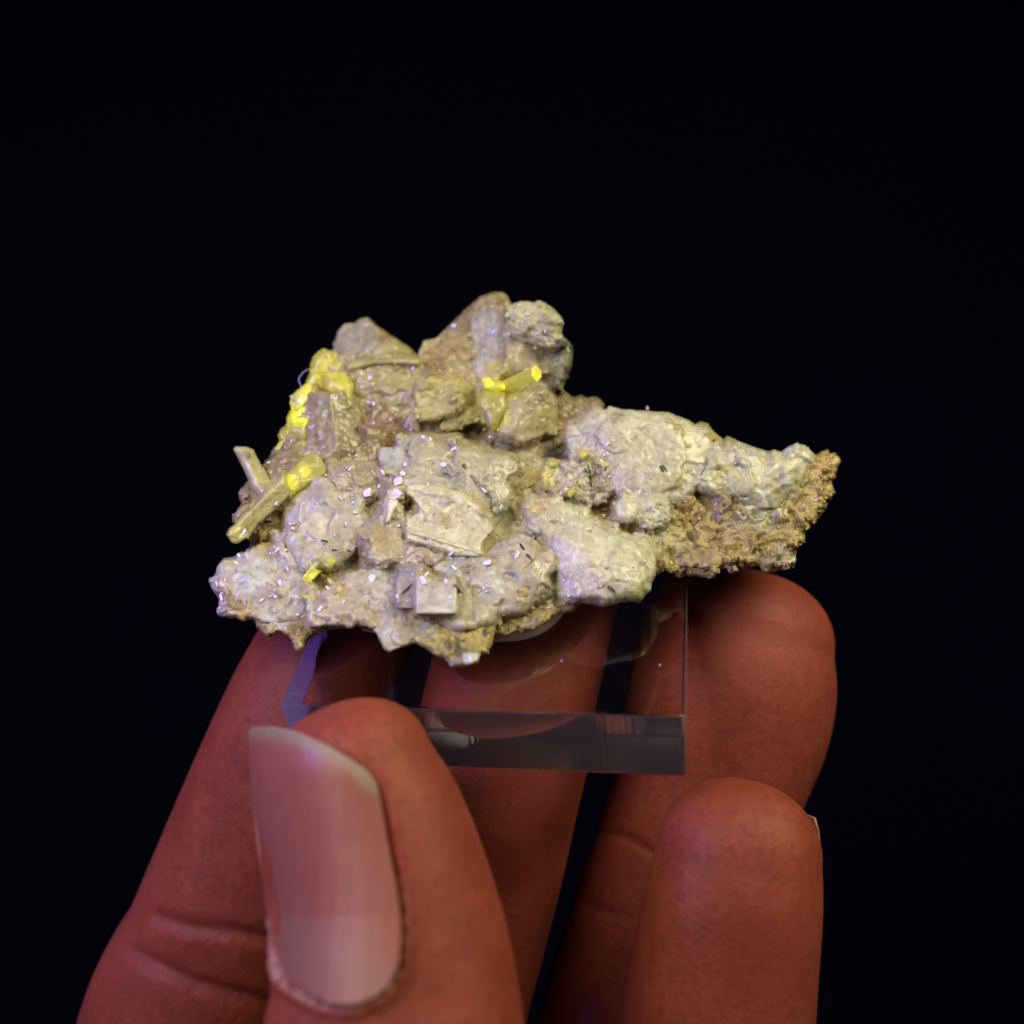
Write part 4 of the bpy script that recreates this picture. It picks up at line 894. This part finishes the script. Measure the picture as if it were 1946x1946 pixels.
# finger-joint creases: soft grooves across index, ring and pinky
def crease(sheet, pts, depth, width, ymin, ymax):
    global hv2
    q = sv(sheet, pts); m = (hv_[:, 1] > ymin) & (hv_[:, 1] < ymax) & (hn[:, 1] < .3)
    best = np.full(m.sum(), 1e9)
    for (x0, y0), (x1, y1) in zip(q[:-1], q[1:]):
        ex, ey = x1 - x0, y1 - y0
        tt = np.clip(((pu[m] - x0) * ex + (pv[m] - y0) * ey) / (ex * ex + ey * ey), 0, 1)
        best = np.minimum(best, np.hypot(pu[m] - x0 - tt * ex, pv[m] - y0 - tt * ey))
    dd = np.zeros(len(hv_)); dd[m] = -depth * np.exp(-(best / width) ** 2)
    hv2 = hv2 + hn * dd[:, None]
crease('K', [(380, 1420), (520, 1470), (700, 1490), (980, 1540)], 12, 14, 200, 600)
crease('K', [(270, 1590), (400, 1660), (560, 1740), (900, 1830)], 13, 14, 200, 600)
crease('J', [(540, 690), (640, 690), (760, 740), (900, 830)], 6, 9, 150, 600)
crease('J', [(480, 1080), (560, 1130), (700, 1160)], 5, 10, 150, 600)
tint = np.zeros((len(hv_), 3))
cut = np.exp(-((dn + 7) / 6) ** 2) * np.clip((pv - 1640) / 120, 0, 1) * np.clip((wr + .45) * 1.8, 0, 1)
tint[:, 0] = np.where(front, np.clip(cut, 0, 1) * .9, 0)
red = np.exp(-((dn + 14) / 16) ** 2) * np.clip((pv - 1440) / 60, 0, 1) * np.clip((1800 - pv) / 80, 0, 1) * (pu > 660)
tint[:, 1] = np.where(front, np.clip(red, 0, 1) * .5, 0)
q_ = hv2 - A; la, lb, lh = q_ @ E, q_ @ D, q_ @ N
inside = (la > 0) & (la < LX) & (lb > 0) & (lb < LD) & (lh < 0) & (lh > -TH)
pb, pf, pk = lh + TH, lb, LD - lb
mn = np.minimum(np.minimum(pb, pf), pk); m_ = inside & (mn > 2)
hv2 = hv2 - N * np.where(m_ & (pb == mn), pb - 2, 0)[:, None] - D * np.where(m_ & (pf == mn), pf - 2, 0)[:, None] + D * np.where(m_ & (pk == mn), pk - 2, 0)[:, None]
hand = finish_mesh('hand', hv2, hf, M_SKIN, None, True, tint)
tag(hand, 'left hand pinching the clear block between thumb and curled fingers', 'hand')

# thumb nail plate
vq = [1340, 1400, 1460, 1530, 1598, 1667, 1741, 1816, 1946]
NU = [667, 668, 670, 680, 697, 716, 734, 746, 751]; NW = [196, 196, 197, 199, 205, 211, 217, 227, 245]; NHD = [176, 176, 176, 175, 175, 178, 181, 186, 196]
st = 2.0
U, V = np.meshgrid(np.arange(465, 770, st), np.arange(1375, 1920, st))
d, nu, nv = signed_dist(nail_poly, U, V)
keep = d > -st * .6; snap = keep & (d < st * .6)
U = np.where(snap, nu, U); V = np.where(snap, nv, V); d = np.where(snap, 0, d)
xx = np.clip((U - np.interp(V, vq, NU)) / np.interp(V, vq, NW), -.992, .992)
arc = (1 - np.abs(xx) ** 2.0) ** (1 / 2.0) * .97 + .03 * (1 - np.abs(xx) ** 2.25) ** (1 / 2.25)
arc = np.where(V > 1700, arc + ((1 - np.abs(xx) ** 2.25) ** (1 / 2.25) - arc) * np.clip((V - 1700) / 120, 0, 1), arc)
NYC = [-116, -122, -134, -150, -166, -182, -200, -220, -252]
Y = np.interp(V, vq, NYC) - np.interp(V, vq, NHD) * arc - 3 + 26 * np.clip((1480 - V) / 100, 0, 1.2) ** 2
Y = Y - 6 * np.exp(-((U - 600) / 70) ** 2)
idx = np.full(U.shape, -1); idx[keep] = np.arange(keep.sum()); nk = int(keep.sum())
kq = (F + Y[keep]) / F
Vf = at(U[keep], V[keep], Y[keep]); Vb = at(U[keep], V[keep], Y[keep] + 9)
q = keep[:-1, :-1] & keep[1:, :-1] & keep[1:, 1:] & keep[:-1, 1:]
a_, b_, c_, e_ = idx[:-1, :-1][q], idx[:-1, 1:][q], idx[1:, 1:][q], idx[1:, :-1][q]
faces = [*zip(a_, e_, c_, b_)] + [*zip(a_ + nk, b_ + nk, c_ + nk, e_ + nk)]
cnt = {}
for qd in zip(a_, e_, c_, b_):
    for i in range(4): cnt.setdefault((min(qd[i], qd[(i + 1) % 4]), max(qd[i], qd[(i + 1) % 4])), []).append((qd[i], qd[(i + 1) % 4]))
for k_, l_ in cnt.items():
    if len(l_) == 1: i, j = l_[0]; faces.append((j, i, i + nk, j + nk))
free = sv('I', [(90, 165), (200, 163), (330, 190), (450, 236), (600, 302), (680, 345), (730, 390), (770, 440), (860, 505), (950, 525)])
fv = np.interp(U[keep], free[:, 0], free[:, 1])
wf = 1 / (1 + np.exp(-(fv - V[keep]) / 5.0))

lun = sv('I', [(250, 1255), (330, 1265), (480, 1290), (600, 1345), (700, 1400), (800, 1470), (900, 1530), (1040, 1600)])
wl = 1 / (1 + np.exp(-(V[keep] - np.interp(U[keep], lun[:, 0], lun[:, 1])) / 11.0)) * .75
base = np.array((.245, .082, .062)); pale = np.array((.25, .185, .13)); lc = np.array((.235, .112, .088))
tn = base * (1 - wl[:, None]) + lc * wl[:, None]
tn = tn * (1 - wf[:, None]) + pale * wf[:, None]
tn = np.concatenate([tn, tn])
nail = finish_mesh('thumb_nail', np.concatenate([Vf, Vb]), faces, M_NAIL, hand, True, tn)

# little finger's nail: wraps the far side of the tip, only its edge shows from the front
V, Fc, nr, na = [], [], 9, 14
for off in (0, 1):
    for i in range(nr):
        v = 1540 + i * 24; u0 = np.interp(v, [1540, 1620, 1700, 1760], [1414, 1404, 1394, 1385]); hw = np.interp(v, [1540, 1570, 1620, 1700, 1760], [133, 145, 153, 164, 168]); hd = np.interp(v, [1540, 1620, 1700, 1760], [126, 142, 153, 156])
        for j in range(na):
            a = math.radians(4 + 140 * j / (na - 1)); k = 1.025 - .03 * off - .02 * (i / nr) ** 3
            V.append(at(u0 + hw * k * math.cos(a), v + 14 * math.cos(a * 2), 62 + hd * k * math.sin(a)))
for i in range(nr - 1):
    for j in range(na - 1):
        q = (i * na + j, i * na + j + 1, i * na + na + j + 1, i * na + na + j); Fc.append(q[::-1]); Fc.append(tuple(x + nr * na for x in q))
rim = [j for j in range(na)] + [i * na + na - 1 for i in range(1, nr)] + [(nr - 1) * na + j for j in range(na - 2, -1, -1)] + [i * na for i in range(nr - 2, 0, -1)]
for x, y in zip(rim, rim[1:] + rim[:1]): Fc.append((x, y, y + nr * na, x + nr * na))
finish_mesh('finger_nail', V, Fc, M_NAIL, hand, True, np.tile((.30, .17, .13), (len(V), 1)))
